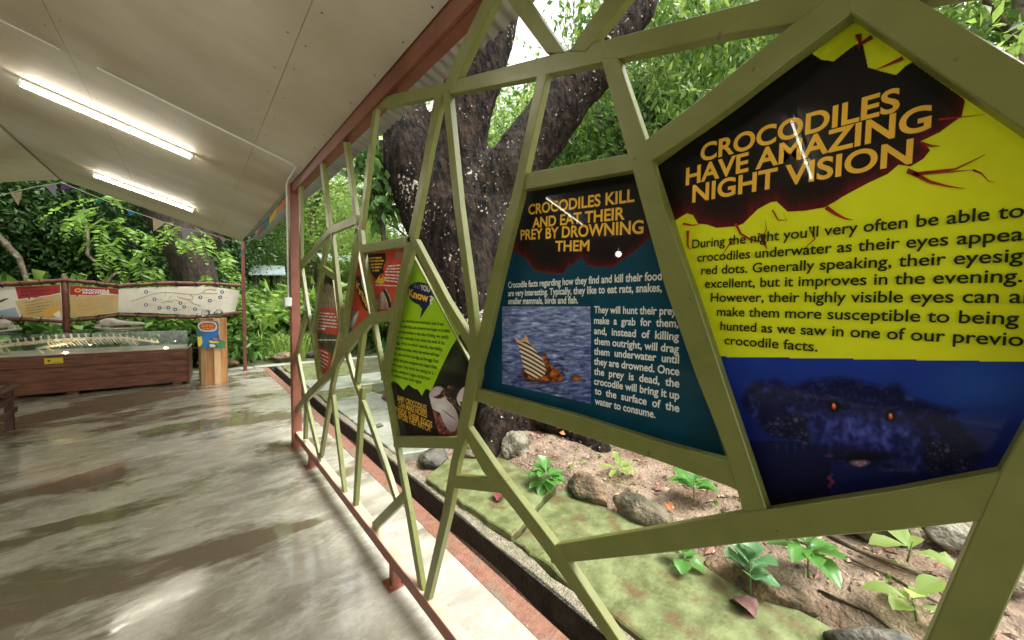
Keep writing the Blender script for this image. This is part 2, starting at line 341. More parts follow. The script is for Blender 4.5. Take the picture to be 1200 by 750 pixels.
# fluorescent battens
TUBE = emit('lit_tube', (1, .93, .78), 25)
def batten(x0, x1, y, label, drop=.03):
    z0, z1 = cz(x0), cz(x1); c = Vector(((x0+x1)/2, y, (z0+z1)/2)); d = Vector((x1-x0, 0, z1-z0)); L_ = d.length/2; d.normalize(); nn = d.cross(Vector((0, 1, 0))); nn = nn if nn.z < 0 else -nn
    t = thing('strip_light', label, 'light', c, 'strip lights on the ceiling')
    mb = MB(); mb.obox(c+nn*.012, d*L_, (0, .022, 0), nn*.011); mb.obox(c+nn*.028, d*L_*.99, (0, .007, 0), nn*.007)
    for s in (-1, 1): mb.obox(c+nn*.043+d*s*(L_*.985), d*.010, (0, .013, 0), nn*.022)
    mb.build('housing', WHITEP, t, .001)
    mb = MB(); mb.tube([c+nn*.052-d*L_*.97, c+nn*.052+d*L_*.97], .0085, 10); mb.build('tube', TUBE, t)
batten(-.935, .045, 4.56, 'lit strip light on the right slope, the nearer one in view')
batten(-.93, .06, 7.24, 'lit strip light on the right slope nearest the far eave')
batten(-.93, .06, 1.78, 'lit strip light on the right slope just above the camera, out of view')
batten(-3.07, -2.12, .80, 'lit strip light on the left slope mirrored in the yellow board')
batten(-3.11, -2.16, 3.68, 'lit strip light on the left slope mirrored in the teal board')
t = thing('hanging_bulb', 'bare round bulb hanging below the left eave, mirrored in the teal board', 'light', (-3.7, 3.4, 2.34))
mb = MB(); mb.tube([(-3.7, 3.4, 2.40), (-3.7, 3.4, 2.63)], .006, 6); mb.build('cord', WHITEP, t)
bmm = bmesh.new(); bmesh.ops.create_icosphere(bmm, subdivisions=3, radius=.05, matrix=Matrix.Translation((-3.7, 3.4, 2.34))); me = bpy.data.meshes.new('globe'); bmm.to_mesh(me); bmm.free(); me.materials.append(emit('lit_globe', (1, .9, .72), 40)); link('globe', me, t)

# ================================================================== LATTICE SCREEN
lat = thing('lattice_screen', 'olive green welded lattice screen standing on a red base rail', 'screen', (.79, 2, 0))
V = 'V'; Hh = 'H'
bars = [
 (Hh, [(441,116,127),(459,110.7,124),(517,97.5,112),(620,70.7,92),(800,22.5,52),(860,7,38.5),(923,-10,28.5),(997,-30,13),(1067,-50,2),(1250,-98,-32)]),
 (V, [(104,518,531),(60,537,551),(0,565.5,580),(-6,568,583)]),
 (V, [(-25,580,605),(0,594,619),(62,640,662)]),
 (V, [(-150,824,862),(-40,736,764),(0,708,733),(60,666,686)]),
 (V, [(106,510,519),(175,497.7,504.5),(240,485.6,492.5),(284,476.5,484)]),
 (V, [(106,518,525.5),(240,531.3,538.8),(350,546,553.5),(425,553,561)]),
 (V, [(280,479,487),(350,513.5,523.5),(405,546,557),(425,553,561)]),
 (V, [(405,552,562),(440,547,561),(470,543,554.5),(507,536.5,547),(540,528,537),(600,518,527),(704,494.5,502)]),
 (V, [(85,629.8,640.5),(200,606,615.5),(229,599.5,610),(280,585,597),(340,571,583),(392,560.5,572),(430,553.7,561.5),(454,548,557),(500,540,547)]),
 (Hh, [(553,454,468.5),(670,485.5,506.4),(771,518,540),(850,539.5,569),(880,548,582)]),
 (Hh, [(604,205,224),(744,178.5,199)]),
 (V, [(68,703.6,723.8),(166,731,757.5),(190,738.5,764),(240,752,777),(340,780,813),(440,815,846),(530,850.4,876),(602,871,900)]),
 (Hh, [(755,165,194),(820,116,151),(860,83,121.5),(925,30,70),(1000,-24,13)]),
 (Hh, [(994,-50,13),(1080,1,71.6),(1200,72.6,153),(1300,134,224),(1400,196,296)]),
 (Hh, [(645,641,659.5),(650,638.5,661),(780,617,648),(870,601,637),(905,597,634),(1050,575,622),(1173,552.5,608)]),
 (V, [(250,1335,1440),(505,1199,1275),(553,1172,1251),(610,1146.7,1226),(750,1086.7,1163),(860,1040,1115),(1100,940,1005)]),
 (V, [(497,536,546),(553,566,584),(600,604,620),(639,633,650),(661,649,666),(750,711,725),(850,782,796),(1000,889,904)]),
 (Hh, [(531,556.5,572),(592,562.5,579)]),
 (V, [(518,461.5,466),(600,475,480),(695,491,495.5)]),
 (V, [(285,474.5,484),(400,452.5,463),(446,446,455)]),
 (V, [(438,447,453),(517,461,466.5)]),
 (Hh, [(461,511.5,524.5),(541,512.5,526.5)]),
 (Hh, [(422,287,297),(481,276.5,288)]),
 (V, [(268,418.5,425),(297,421.7,428),(366,434,441),(378,436,442)]),
 (V, [(374,434.5,438.5),(442,446.5,450.5)]),
 (Hh, [(432,367.5,377.5),(460,363,377)]),
 (Hh, [(345,478,486),(360,458.5,468.5),(388,429.5,441),(400,400,420),(436,366.5,377)]),
 (V, [(268,416.5,421.5),(400,397.5,405.5)]),
 (V, [(398,397,405),(450,386.5,392),(535,373.5,377.5)]),
 (V, [(403,400,405.5),(443,411.5,416.5),(500,432,438),(560,452.5,458.5),(586,461,466)]),
 (V, [(380,422.5,429),(449,414.5,420)]),
 (V, [(455,421,427),(560,415,420.5),(596,413,417.5)]),
 (V, [(463,387,391),(560,399,402),(583,402,405.5)]),
 (Hh, [(351,307,315),(386,266,274.5)]),
 (Hh, [(384,266,275),(418,251.5,262)]),
 (V, [(190,374,379.5),(267,383,388.5)]),
 (V, [(270,385.5,390.5),(370,395.5,401.5),(392,397,402)]),
 (V, [(270,381,386),(389,364.5,369.5)]),
 (V, [(386,364,369),(452,373,377)]),
 (Hh, [(377.5,311,319),(393,321.5,330)]),
 (V, [(213,349.5,353.5),(308,350.5,354)]),
 (V, [(308,349.5,353.5),(370,358.5,363),(392,364,368.5)]),
 (V, [(370,355,360),(418,344.5,349)]),
 (V, [(412,344.5,349.5),(470,356,360.5),(538,372.5,376.5)]),
 (V, [(466,356.5,360.5),(515,355,359)]),
 (V, [(166,402,408),(274,416.5,422)]),
 (V, [(122,437.5,444),(150,434,440),(260,421,427),(274,419,425)]),
 (Hh, [(436,612,625),(470,577,592)]),
]
for k, (kind, st) in enumerate(bars):
    X0 = .7705-.0009*(k % 9); P = SX(X0)
    if kind == V: st = [(y, xl, xl+(xr-xl)*(.62 if xl < 462 else 1)) for y, xl, xr in st]
    if kind == V: pts = [P(xl, y) for y, xl, xr in st]+[P(xr, y) for y, xl, xr in reversed(st)]
    else: pts = [P(x, yt) for x, yt, yb in st]+[P(x, yb) for x, yt, yb in reversed(st)]
    mb = MB()
    # quads strip so that bent bars stay clean
    n = len(st); th = .027-.0005*(k % 5)
    fr = pts; bk = [p+Vector((th, 0, 0)) for p in pts]; fs = []
    for i in range(n-1):
        a, c, d, e = i, i+1, 2*n-2-i, 2*n-1-i
        fs += [[a, c, d, e], [e+2*n, d+2*n, c+2*n, a+2*n], [a, a+2*n, c+2*n, c], [d, d+2*n, e+2*n, e]]
    fs += [[0, 2*n-1, 4*n-1, 2*n], [n-1, 3*n-1, 3*n, n]]
    mb.add(fr+bk, fs); mb.build('screen_bar', OLIVE, lat, .0018)
RAILT = mat('pale_rail_top', (.50, .36, .25), (.62, .50, .38), 8, .5, .1, 30)  # rail top face coloured paler than the red sides
mb = MB(); mb.box((.757, -1.5, .105), (.812, 4.16, .163)); mb.box((.760, -1.5, .1635), (.811, 4.155, .165), 1)
br = mb.build('base_rail', [REDP, RAILT], lat)
for y in (1.80, 3.6, -.2):
    mb = MB(); mb.box((.758, y-.022, .004), (.80, y+.022, .106)); mb.box((.73, y-.05, 0), (.825, y+.05, .008))
    for sx in (.742, .812): mb.tube([(sx, y-.03, .006), (sx, y-.03, .022)], .008, 6)
    mb.build('rail_foot', REDP, lat, .001)

# ================================================================== PRINTED BOARDS
_fc = {}
def glyphs(txt, bold=0.0, shear=0.0):
    key = (txt, bold, shear)
    if key in _fc: return _fc[key]
    cu = bpy.data.curves.new('t', 'FONT'); cu.body = txt; cu.size = 1; cu.resolution_u = 5; cu.offset = bold; cu.shear = shear; cu.space_character = 1.0
    o = bpy.data.objects.new('t', cu); C.objects.link(o); dg = bpy.context.evaluated_depsgraph_get(); ev = o.evaluated_get(dg); me = ev.to_mesh()
    vs = [(v.co.x, v.co.y) for v in me.vertices]; fs = [list(p.vertices) for p in me.polygons]; ev.to_mesh_clear(); bpy.data.objects.remove(o); bpy.data.curves.remove(cu)
    x0 = min(v[0] for v in vs); x1 = max(v[0] for v in vs); _fc[key] = (vs, fs, x0, x1); return _fc[key]
def text(mb, P, s, p0, p1, cap, bold=.012, full=None, mi=0, shear=0.0, arc=0):
    """s spans from pixel p0 to p1 on plane P; cap = capital height in px at p0; full = the longer line it belongs to"""
    vs, fs, x0, x1 = glyphs(s, bold, shear); A, B = P(*p0), P(*p1); T = P(p0[0], p0[1]-cap); e = (B-A); L_ = e.length; e.normalize(); h = (T-A).length/.72
    sx = L_/(x1-x0)
    if full: vs, fs, x0, _ = glyphs(full, bold, shear)
    vz = {0.02: .0, .026: .0}
    mb.add([A+e*((vx-x0)*sx)+Vector((0, 0, 1))*(vy*h) for vx, vy in vs], fs, mi)
def poly(mb, P, pts, mi=0): mb.flat([P(*p) for p in pts], mi)
def spl(pts, n=6):          # smooth closed outline
    out = []; m_ = len(pts)
    for i in range(m_):
        p0, p1, p2, p3 = pts[i-1], pts[i], pts[(i+1) % m_], pts[(i+2) % m_]
        for k in range(n):
            t = k/n
            out.append(tuple(.5*(2*p1[j]+(p2[j]-p0[j])*t+(2*p0[j]-5*p1[j]+4*p2[j]-p3[j])*t*t+(3*p1[j]-p0[j]-3*p2[j]+p3[j])*t**3) for j in (0, 1)))
    return out
def pr(name, c1, c2=None, sc_=20, **k): return mat(name, c1, c2, sc_, .5, spec=.15, coat=.22, **k)
YEL = pr('yellow_print', (.72, .78, .012), (.76, .82, .02)); BLK = pr('black_print', (.006, .004, .004)); MAR = pr('maroon_print', (.055, .003, .004), (.022, .002, .003), 9); REDQ = pr('red_print', (.17, .008, .006), (.075, .004, .004), 9, contrast=(.4, .6)); CRK = pr('crack_red', (.48, .03, .012), (.16, .01, .01), 14)
ORG = pr('orange_lettering', (.90, .52, .055)); INK = pr('ink', (.012, .02, .008)); WHT = pr('white_lettering', (.80, .84, .84)); TEAL = pr('teal_print', (.001, .045, .085), (.001, .062, .115), 5)
NIGHT = pr('night_photo', (.012, .02, .16), (.03, .06, .30), 3.5); NIGHT2 = pr('night_water', (.004, .005, .05), (.012, .02, .13), 5)
CROC = pr('croc_photo', (.002, .003, .018), (.02, .03, .14), 24, contrast=(.48, .72)); CROC2 = pr('croc_lit', (.012, .018, .09), (.05, .06, .22), 30, contrast=(.45, .7)); EYEM = pr('red_eye', (.8, .06, .02)); PINK = pr('pink_print', (.45, .25, .32), (.2, .08, .14), 60)
LIMEP = pr('lime_print', (.34, .62, .008), (.38, .66, .015)); NAVY = pr('navy_print', (.01, .015, .07)); OLV = pr('dim_photo', (.03, .035, .02), (.10, .12, .06), 9); EGG = pr('egg_print', (.78, .72, .72), (.62, .55, .56), 30); HATCH = pr('hatchling_print', (.02, .012, .008), (.14, .08, .06), 60); CLAY = pr('clay_print', (.16, .04, .03), (.36, .13, .11), 90)
REDB = pr('red_board_print', (.50, .035, .02), (.62, .07, .04), 8); WAVE = pr('river_photo', (.03, .05, .14), (.50, .58, .78), 16, stretch=(1, 1, 4.5), contrast=(.38, .62)); CORG = pr('orange_croc', (.45, .11, .02), (.75, .30, .08), 40); ZW = pr('zebra_white', (.78, .68, .55)); JAW = pr('jaw_photo', (.20, .12, .09), (.62, .5, .42), 25); TANP = pr('tan_photo', (.12, .09, .05), (.42, .33, .22), 22)
EDGE = mat('aluminium_edge', (.45, .47, .40), rough=.35, metal=.6)
BACK = mat('board_back', (.5, .5, .5))

def grow(pts, g):
    n = len(pts); c = sum(pts, Vector())/n; out = []
    for i in range(n):
        p0, p, p1 = pts[i-1], pts[i], pts[(i+1) % n]; a = (p-p0).normalized(); d = (p1-p).normalized()
        na = Vector((0, -a.z, a.y)); na = na if na.dot(p-c) > 0 else -na; nd = Vector((0, -d.z, d.y)); nd = nd if nd.dot(p-c) > 0 else -nd
        bis = (na+nd).normalized(); out.append(p+bis*min(g/max(.3, bis.dot(na)), g*2.5))
    return out
def board(outline, label, base, X=.82, frame=True, name='info_board', group='information boards in the lattice'):
    P = SX(X); pts = [P(*p) for p in outline]; c = sum(pts, Vector())/len(pts); pts = grow(pts, .014)
    t = thing(name, label, 'board', c, group)
    mb = MB(); mb.prism(pts, (.004, 0, 0)); mb.build('panel', base, t)
    if frame:
        mb = MB(); n = len(pts)
        for i in range(n):
            a, d = pts[i], pts[(i+1) % n]; w = .010; dr = (d-a).normalized(); inn = (c-(a+d)/2); inn = (inn-dr*inn.dot(dr)).normalized()
            mb.prism([a-dr*.004-inn*.004, d+dr*.004-inn*.004, d-dr*.004+inn*w*.4, a+dr*.004+inn*w*.4], (-.012, 0, 0))
        mb.build('trim', OLIVE, t)
    return t
def layer(k, X=.82): return SX(X-.0005*(k+1))

def inside(x, y, q):
    c = False; j = len(q)-1
    for i in range(len(q)):
        if (q[i][1] > y) != (q[j][1] > y) and x < (q[j][0]-q[i][0])*(y-q[i][1])/(q[j][1]-q[i][1])+q[i][0]: c = not c
        j = i
    return c
def lin(c): return tuple(((v/255+.055)/1.055)**2.4 if v > 10 else v/255/12.92 for v in c)
def mixc(a, b_, t): t = min(1, max(0, t)); return tuple(p+(q-p)*t for p, q in zip(a, b_))
def vmat():
    m = pr('printed_photo', (1, 1, 1)); N = m.node_tree.nodes; a = N.new('ShaderNodeAttribute'); a.attribute_name = 'ink'; m.node_tree.links.new(a.outputs['Color'], N['Principled BSDF'].inputs['Base Color']); return m
PHOTO = vmat()
def picture(name, P, clip, fn, step, parent):
    xs_ = [q[0] for q in clip]; ys_ = [q[1] for q in clip]; X = np.arange(min(xs_), max(xs_)+step, step); Y = np.arange(min(ys_), max(ys_)+step, step); idx = {}; vs = []; cols = []; fs = []
    def vid(i, j):
        if (i, j) not in idx:
            idx[(i, j)] = len(vs); vs.append(P(X[i], Y[j])); cols.append((*lin(fn(X[i], Y[j])), 1))
        return idx[(i, j)]
    for j in range(len(Y)-1):
        for i in range(len(X)-1):
            if inside(X[i]+step/2, Y[j]+step/2, clip): fs.append([vid(i, j), vid(i+1, j), vid(i+1, j+1), vid(i, j+1)])
    me = bpy.data.meshes.new(name); me.from_pydata(vs, [], fs); at = me.color_attributes.new('ink', 'FLOAT_COLOR', 'POINT'); at.data.foreach_set('color', np.array(cols, dtype=np.float32).reshape(-1)); me.materials.append(PHOTO)
    return link(name, me, parent)
def nz_(x, y, s, o=0): return noise.noise(Vector((x*s, y*s, o)))
def fb(x, y, o=0): return noise.fractal(Vector((x, y, o)), 1.0, 2.0, 5)
def soft(x, y, cx, cy, rx, ry, e=.25): d = math.hypot((x-cx)/rx, (y-cy)/ry); return min(1, max(0, (1-d)/e))
def sdist(x, y, pl_):
    b_ = 1e9
    for (x0, y0), (x1, y1) in zip(pl_, pl_[1:]):
        dx, dy = x1-x0, y1-y0; t = max(0, min(1, ((x-x0)*dx+(y-y0)*dy)/(dx*dx+dy*dy or 1))); b_ = min(b_, math.hypot(x-x0-dx*t, y-y0-dy*t))
    return b_
# --- board 1: night vision
B1 = board([(1003,33),(777,196),(903,587),(1178,550),(1330,300),(1300,222)], 'big yellow board about crocodile night vision, nearest the camera', YEL)
P = layer(0); mb = MB()
low = [(1131,118),(1127,136),(1101,155),(1078,166),(1090,176),(1082,186),(1067,195),(1053,193),(1040,204),(1018,214),(988,230),(979,236),(966,243),(943,247),(923,248),(910,236),(903,237),(888,245),(878,255),(871,262),(863,265),(840,267),(828,263),(818,262),(812,252),(805,250),(790,259)]
topj = [(768,197),(950,62),(962,70),(977,72),(992,60),(1003,52),(1011,52),(1017,79),(1033,84),(1050,88),(1062,77),(1069,73)]
poly(mb, P, topj+low, 0)
mb.build('header_edge', REDQ, B1)
hd = topj+low
def hfn(x, y):
    d = sdist(x, y, low); st = .5+.5*fb(x*.12, y*.02, 3); k = math.exp(-d/11)*(.5+.9*st)
    return mixc((12, 7, 8), (122, 16, 20), k)
low_in = [(x-1.2*(1 if x > 1000 else .4), y-2.2) for x, y in low[:-1]]+[(788, 256)]
picture('header_print', layer(1), topj+low_in, hfn, 1.1, B1); mb = MB()

mb = MB(); P = layer(3)
def crack(pts, w):
    n = len(pts); L1 = []; R1 = []
    for i, (x, y) in enumerate(pts):
        a = pts[max(0, i-1)]; c = pts[min(n-1, i+1)]; dx, dy = c[0]-a[0], c[1]-a[1]; l = math.hypot(dx, dy); ww = w*(1-i/(n-1)*.9)/2
        L1.append((x-dy/l*ww, y+dx/l*ww)); R1.append((x+dy/l*ww, y-dx/l*ww))
    for i in range(n-1): poly(mb, P, [L1[i], L1[i+1], R1[i+1], R1[i]])
for pts, w in [([(1006,40),(1008,50),(1004,56)],7),([(1022,43),(1008,52),(1006,60)],5),([(1058,68),(1040,76),(1025,82)],4),([(1063,200),(1075,204),(1088,202),(1120,198),(1155,181)],6),([(1070,203),(1090,213),(1110,218),(1131,221)],5),([(1140,199),(1150,203),(1158,212),(1166,214)],2.5),([(1085,203),(1115,201),(1142,199)],3),([(1080,168),(1092,171),(1102,171)],4),([(968,243),(980,251),(990,256),(1000,258)],5),([(905,246),(912,258),(922,258),(918,250)],2),([(862,262),(868,274),(880,281),(893,283),(898,268),(897,258)],3),([(893,274),(895,284),(899,292)],6),([(950,270),(955,280),(946,288),(942,294)],2),([(1100,140),(1120,138),(1155,134)],2.5),([(860,280),(852,290),(845,302)],2),([(806,270),(806,288),(810,294)],3),([(800,262),(812,264),(822,262)],2.5)]:
    crack(pts, w*1.1); mb.build('crack', CRK, B1); mb = MB()

mb = MB(); P = layer(4)
for s, a, c, cap in [('CROCODILES',(820.7,189.3),(1054,129),20),('HAVE AMAZING',(803.5,217),(1091,150.5),20),('NIGHT VISION',(811,237),(1069,190.5),20)]: text(mb, P, s, a, c, cap, .026); mb.build('title_line', ORG, B1); mb = MB()

mb = MB()
for s, a, c, cap, full in [
 ("During the night you’ll very often be able to",(811,291),(1200,254),8.6,"During the night you’ll very often be able to spot"),
 ("crocodiles underwater as their eyes appea",(817,306.7),(1199,281.5),8.6,"crocodiles underwater as their eyes appear as"),
 ("red dots. Generally speaking, their eyesig",(821.7,321.7),(1199,306.5),8.6,"red dots. Generally speaking, their eyesight is"),
 ("excellent, but it improves in the evening.",(826,337.3),(1198,330.5),8.6,None),
 ("However, their highly visible eyes can a",(833,353.5),(1197,355),8.8,"However, their highly visible eyes can also"),
 ("make them more susceptible to being",(840,370),(1194,380.5),8.8,None),
 ("hunted as we saw in one of our previo",(844,386.7),(1199,405.7),8.8,"hunted as we saw in one of our previous"),
 ("crocodile facts.",(849,403.3),(958,412),8.8,None)]: text(mb, P, s, a, c, cap*1.2, .013, full); mb.build('text_line', INK, B1); mb = MB()

BODY = spl([(205,190),(240,140),(330,125),(380,150),(450,128),(560,118),(640,133),(700,148),(760,140),(800,180),(880,212),(990,243),(965,262),(1010,310),(1070,392),(1020,452),(890,470),(820,478),(700,462),(560,445),(480,405),(450,370),(390,345),(300,330),(205,240)], 3)
SNOUT = spl([(395,250),(430,222),(500,220),(560,236),(640,228),(740,240),(800,262),(850,320),(870,400),(850,470),(800,478),(740,448),(680,415),(600,385),(520,372),(460,372),(420,330)], 3)
LEGS = [spl([(287,300),(320,262),(372,250),(440,262),(452,330),(440,372),(385,352),(330,345),(292,330)], 3), spl([(850,345),(900,340),(955,365),(1030,430),(1020,458),(900,468),(850,462)], 3)]
def cfn(px_, py_):
    x, y = (px_-800)*3, (py_-400)*3
    c = mixc((28, 56, 156), (11, 16, 74), (y-60)/480+.12*fb(x*.004, y*.008, 9)); c = mixc(c, (44, 96, 196), soft(x, y, 1050, 170, 300, 150, .9)*.6); c = mixc(c, (12, 14, 50), (150-x)/260)
    if y > 350 and x < 520: c = mixc(c, (8, 10, 44), .7)
    if inside(x, y, BODY):
        c0 = c; n_ = fb(x*.022, y*.03, 1); rg = abs(nz_(x+.5*y, y, .045, 5)); c = mixc((14, 18, 62), (48, 58, 136), max(0, n_*1.1+.15)-rg*.9)
        if y < 235: c = mixc(c, (62, 68, 125), max(0, .42-abs(math.sin((x*.055)+nz_(x, y, .02)*3))*1.2-abs(nz_(x, y, .03, 2)))*1.6)
        c = mixc(c0, c, .12+sdist(x, y, BODY)/26)
    if inside(x, y, SNOUT):
        c0 = c; n_ = fb(x*.03, y*.03, 4); c = mixc((18, 22, 80), (84, 98, 200), .28+.55*n_+.35*soft(x, y, 640, 320, 200, 70, .9)-.25*soft(x, y, 640, 410, 170, 30, .8)-.5*abs(nz_(x, y, .035, 3))); c = mixc(c0, c, sdist(x, y, SNOUT)/34)
    for L_ in LEGS:
        if inside(x, y, L_):
            ds = noise.voronoi(Vector((x*.055, y*.075, 0)))[0]; e = ds[1]-ds[0]; c = mixc(c, mixc((8, 9, 34), (92, 96, 150), min(1, e*2.2)*(.45+.5*nz_(x, y, .02, 7)+.15)), .15+sdist(x, y, L_)/22)
    c = mixc(c, (5, 5, 20), soft(x, y, 640, 405, 150, 22, .7)*.85)
    c = mixc(c, (92, 88, 130), .7*soft(x, y, 740, 452, 75, 10, .8)*(.4+abs(nz_(x, y, .08))*1.6))+()
    c = mixc(c, (120, 70, 105), soft(x, y, 515, 402, 24, 9, .7)*.6)
    for ex, ey in ((532, 228), (731, 263)):
        c = mixc(c, (3, 3, 10), soft(x, y, ex, ey, 30, 27, .5)); c = mixc(c, (90, 96, 160), .35*soft(x, y, ex, ey-30, 34, 8, .8)); c = mixc(c, (238, 92, 62), soft(x, y, ex, ey, 8, 13, .4)); c = mixc(c, (255, 190, 160), soft(x, y, ex-1, ey-4, 4, 6, .6))
    c = mixc(c, (205, 150, 165), soft(x, y+abs(x-622)*.12, 622, 430, 42, 14, .45)*(.6+.8*abs(nz_(x, y, .06))))
    c = mixc(c, (150, 60, 95), soft(x+6*math.sin(y*.2), y, 521, 492, 11, 36, .5)*.75)
    for lx in (330, 365, 395, 425): c = mixc(c, (60, 66, 120), soft(x, y, lx, 370, 7, 30, .8)*.4)
    return c
picture('night_picture', layer(0), [(844,418),(898,598),(1190,566),(1290,395),(1200,424)], cfn, 1.25, B1)

# --- board 2: drowning
B2 = board([(617,226),(744,203),(849,541),(562,456)], 'teal board about drowning prey with a zebra picture, second from the camera', TEAL)
P = layer(0); Z = lambda l: [(560+x/3.75, 200+y/3.75) for x, y in l]
mb = MB(); hl = [(745,300),(735,312),(700,345),(640,388),(590,425),(560,420),(530,428),(480,415),(455,380),(420,408),(395,424),(375,452),(330,455),(270,445),(240,432),(222,402),(190,372),(160,340)]
poly(mb, P, [(611,222),(748,198),(769,274)]+Z(hl)[1:-1]+[(595,291)], 0)
hl2 = Z(hl); mb.build('header_edge', REDQ, B2)
mb = MB(); P = layer(3)
for s, a, c, cap in [('CROCODILES KILL',(619.2,251.4),(743.5,236),12.6),('AND EAT THEIR',(624,266.8),(732,256.8),12.6),('PREY BY DROWNING',(610,281),(754,273.3),12.6),('THEM',(650.7,294.2),(690.7,293.9),13)]: text(mb, P, s, a, c, cap*.93, .024); mb.build('title_line', ORG, B2); mb = MB()

mb = MB()
for s, a, c, cap in [("Crocodile facts regarding how they find and kill their food",(595.5,337.3),(775.5,328),6),("are very interesting. Typically, they like to eat rats, snakes,",(595.5,347),(775.5,341.5),6),("smaller mammals, birds and fish.",(595.5,356.2),(677.3,355.5),6),
  ("They will hunt their prey,",(696,366.7),(794.7,369),7),("make  a  grab  for  them,",(696,379.2),(794.9,383.5),7),("and,  instead  of  killing",(696,391.2),(795.5,398.9),7),("them outright, will drag",(696,403.2),(795.5,413.5),7),("them  underwater  until",(696,415.2),(795.7,426),7),("they are drowned. Once",(696,426.9),(796,440),7),("the  prey  is  dead,  the",(696,438.7),(796,454),7),("crocodile will bring it up",(696,450.2),(796,468.2),7),("to  the  surface  of  the",(696.8,461.5),(796,483),7),("water to consume.",(696.8,473.3),(768,490),7)]: text(mb, P, s, a, c, cap*1.18, .026); mb.build('text_line', WHT, B2); mb = MB()

NECK = spl([(160,206),(172,212),(186,224),(200,212),(210,195),(217,205),(224,228),(256,268),(280,300),(298,350),(285,378),(250,388),(222,372),(205,352),(192,300),(178,245)], 3)
OC = [spl([(188,374),(205,345),(250,378),(290,350),(283,290),(290,264),(302,285),(318,325),(350,345),(372,382),(365,405),(320,404),(270,404),(225,392)], 3), spl([(412,385),(428,372),(448,378),(460,394),(430,404)], 3)]
def zfn(px_, py_):
    x, y = (px_-560)*3.75, (py_-340)*3.75
    w = .75*fb(x*.02+y*.01, y*.085, 2)+.35*fb(x*.06, y*.25, 12); c = mixc((44, 62, 128), (180, 196, 238), .52+w*.75-(y-240)*.0009); dk = fb(x*.02, y*.08, 8)
    c = mixc(c, (38, 28, 48), max(0, dk*1.6-.12)*(.5+soft(x, y, 320, 350, 260, 90, .9))); c = mixc(c, (236, 236, 246), max(0, w-.42)*2.2)
    c = mixc(c, (30, 20, 34), .75*soft(x, y, 280, 392, 130, 34, .9))
    for o_ in OC:
        if inside(x, y, o_): n_ = fb(x*.05, y*.05, 5); c = mixc(c, mixc((60, 24, 10), (222, 122, 44), .42+1.0*n_), .25+sdist(x, y, o_)/9)
    if inside(x, y, NECK):
        ph = (y-.55*x)*.33+.9*math.sin((x-180)*.03); v = math.sin(ph); base = mixc((240, 220, 190), (206, 142, 84), max(0, (250-y)/60)+.25*nz_(x, y, .05)); c = mixc(base, (22, 16, 16), v*2.2) if y > 226 else base
    c = mixc(c, (230, 170, 120), soft(x, y, 235, 418, 36, 7, .9)*.5)
    return c
picture('river_picture', layer(0), [(588.5,359.2),(692,359.2),(692.8,473.3),(588.5,449.3)], zfn, .8, B2)
def h2(x, y):
    d = sdist(x, y, hl2); st = .5+.5*fb(x*.22, y*.03, 3); k = math.exp(-d/7)*(.45+.8*st); return mixc((11, 7, 8), (118, 18, 20), k)
picture('header_print', layer(1), [(612,222),(748,198),(768,270)]+[(x, y-1.2) for x, y in hl2[1:-1]]+[(596,290)], h2, 1.1, B2)

# --- board 3: lime did-you-know
B3 = board([(483.3,299),(550.5,425),(536,508.5),(467.5,508.5),(453,444)], 'lime green and black did you know board with hatching eggs', BLK, group='information boards in the lattice')
P = layer(0); mb = MB(); Z = lambda l: [(440+x/5.32, 390+y/5.32) for x, y in l]

P = layer(1); poly(mb, P, [(483.3,299),(541,388)]+Z([(470,95),(400,240),(345,368),(328,352),(310,352),(290,392),(262,352),(240,348),(205,322),(175,357),(140,318),(112,300),(90,322),(72,310)])+[(453,444)], 0)
mb.build('lime_print', [LIMEP, OLV], B3)
E1 = spl([(328,420),(345,362),(380,335),(420,345),(440,400),(500,480),(517,560),(490,615),(450,600),(415,540),(400,500),(350,470)], 3); E2 = spl([(508,400),(545,340),(590,370),(608,430),(592,500),(560,520),(520,450)], 3)
SO_ = [(330,470),(370,490),(405,520),(440,600),(490,622),(515,570),(560,520),(590,505),(612,560),(560,650),(405,650),(378,570)]
HT = [spl([(440,410),(462,395),(485,405),(520,450),(560,465),(574,500),(545,508),(505,470),(470,440)], 3), spl([(358,400),(395,385),(418,355),(440,332),(485,328),(495,350),(455,375),(425,400),(395,412)], 3), spl([(525,430),(560,440),(585,475),(580,505),(555,495)], 3)]
def efn(px_, py_):
    x, y = (px_-440)*5.32, (py_-390)*5.32
    c = mixc((16, 18, 12), (70, 78, 50), .4+.7*fb(x*.006, y*.008, 1)); c = mixc(c, (10, 11, 9), (x-520)/60*(1 if y < 250 else .3))
    if inside(x, y, SO_): c = mixc((78, 34, 30), (205, 120, 112), .45+.9*fb(x*.05, y*.05, 3))
    for q, (cx, cy) in ((E1, (400, 460)), (E2, (555, 420))):
        if inside(x, y, q): c = mixc((240, 232, 236), (176, 158, 168), math.hypot(x-cx, y-cy)/170+.2*fb(x*.02, y*.02, 4))
    for q in HT:
        if inside(x, y, q): c = mixc((30, 20, 16), (165, 118, 100), .3+1.0*fb(x*.06, y*.06, 6))
    c = mixc(c, (40, 20, 20), .8*soft(x, y+(x-460)*-.75, 460, 512, 50, 5, .6)); c = mixc(c, (14, 10, 10), soft(x, y, 545, 448, 11, 11, .5)); c = mixc(c, (220, 200, 190), soft(x, y, 543, 445, 4, 4, .5))
    return c
picture('egg_picture', layer(0), [(540.5,387),(551.5,425),(537,509.5),(514,509.5),(502,460),(520,422)], efn, .7, B3)
mb = MB(); P = layer(2)
el = [(493+15.8*math.cos(t)*math.cos(.35)-12.2*math.sin(t)*math.sin(.35), 344+15.8*math.cos(t)*math.sin(.35)+13.2*math.sin(t)*math.cos(.35)) for t in [i*math.pi/12 for i in range(24)]]
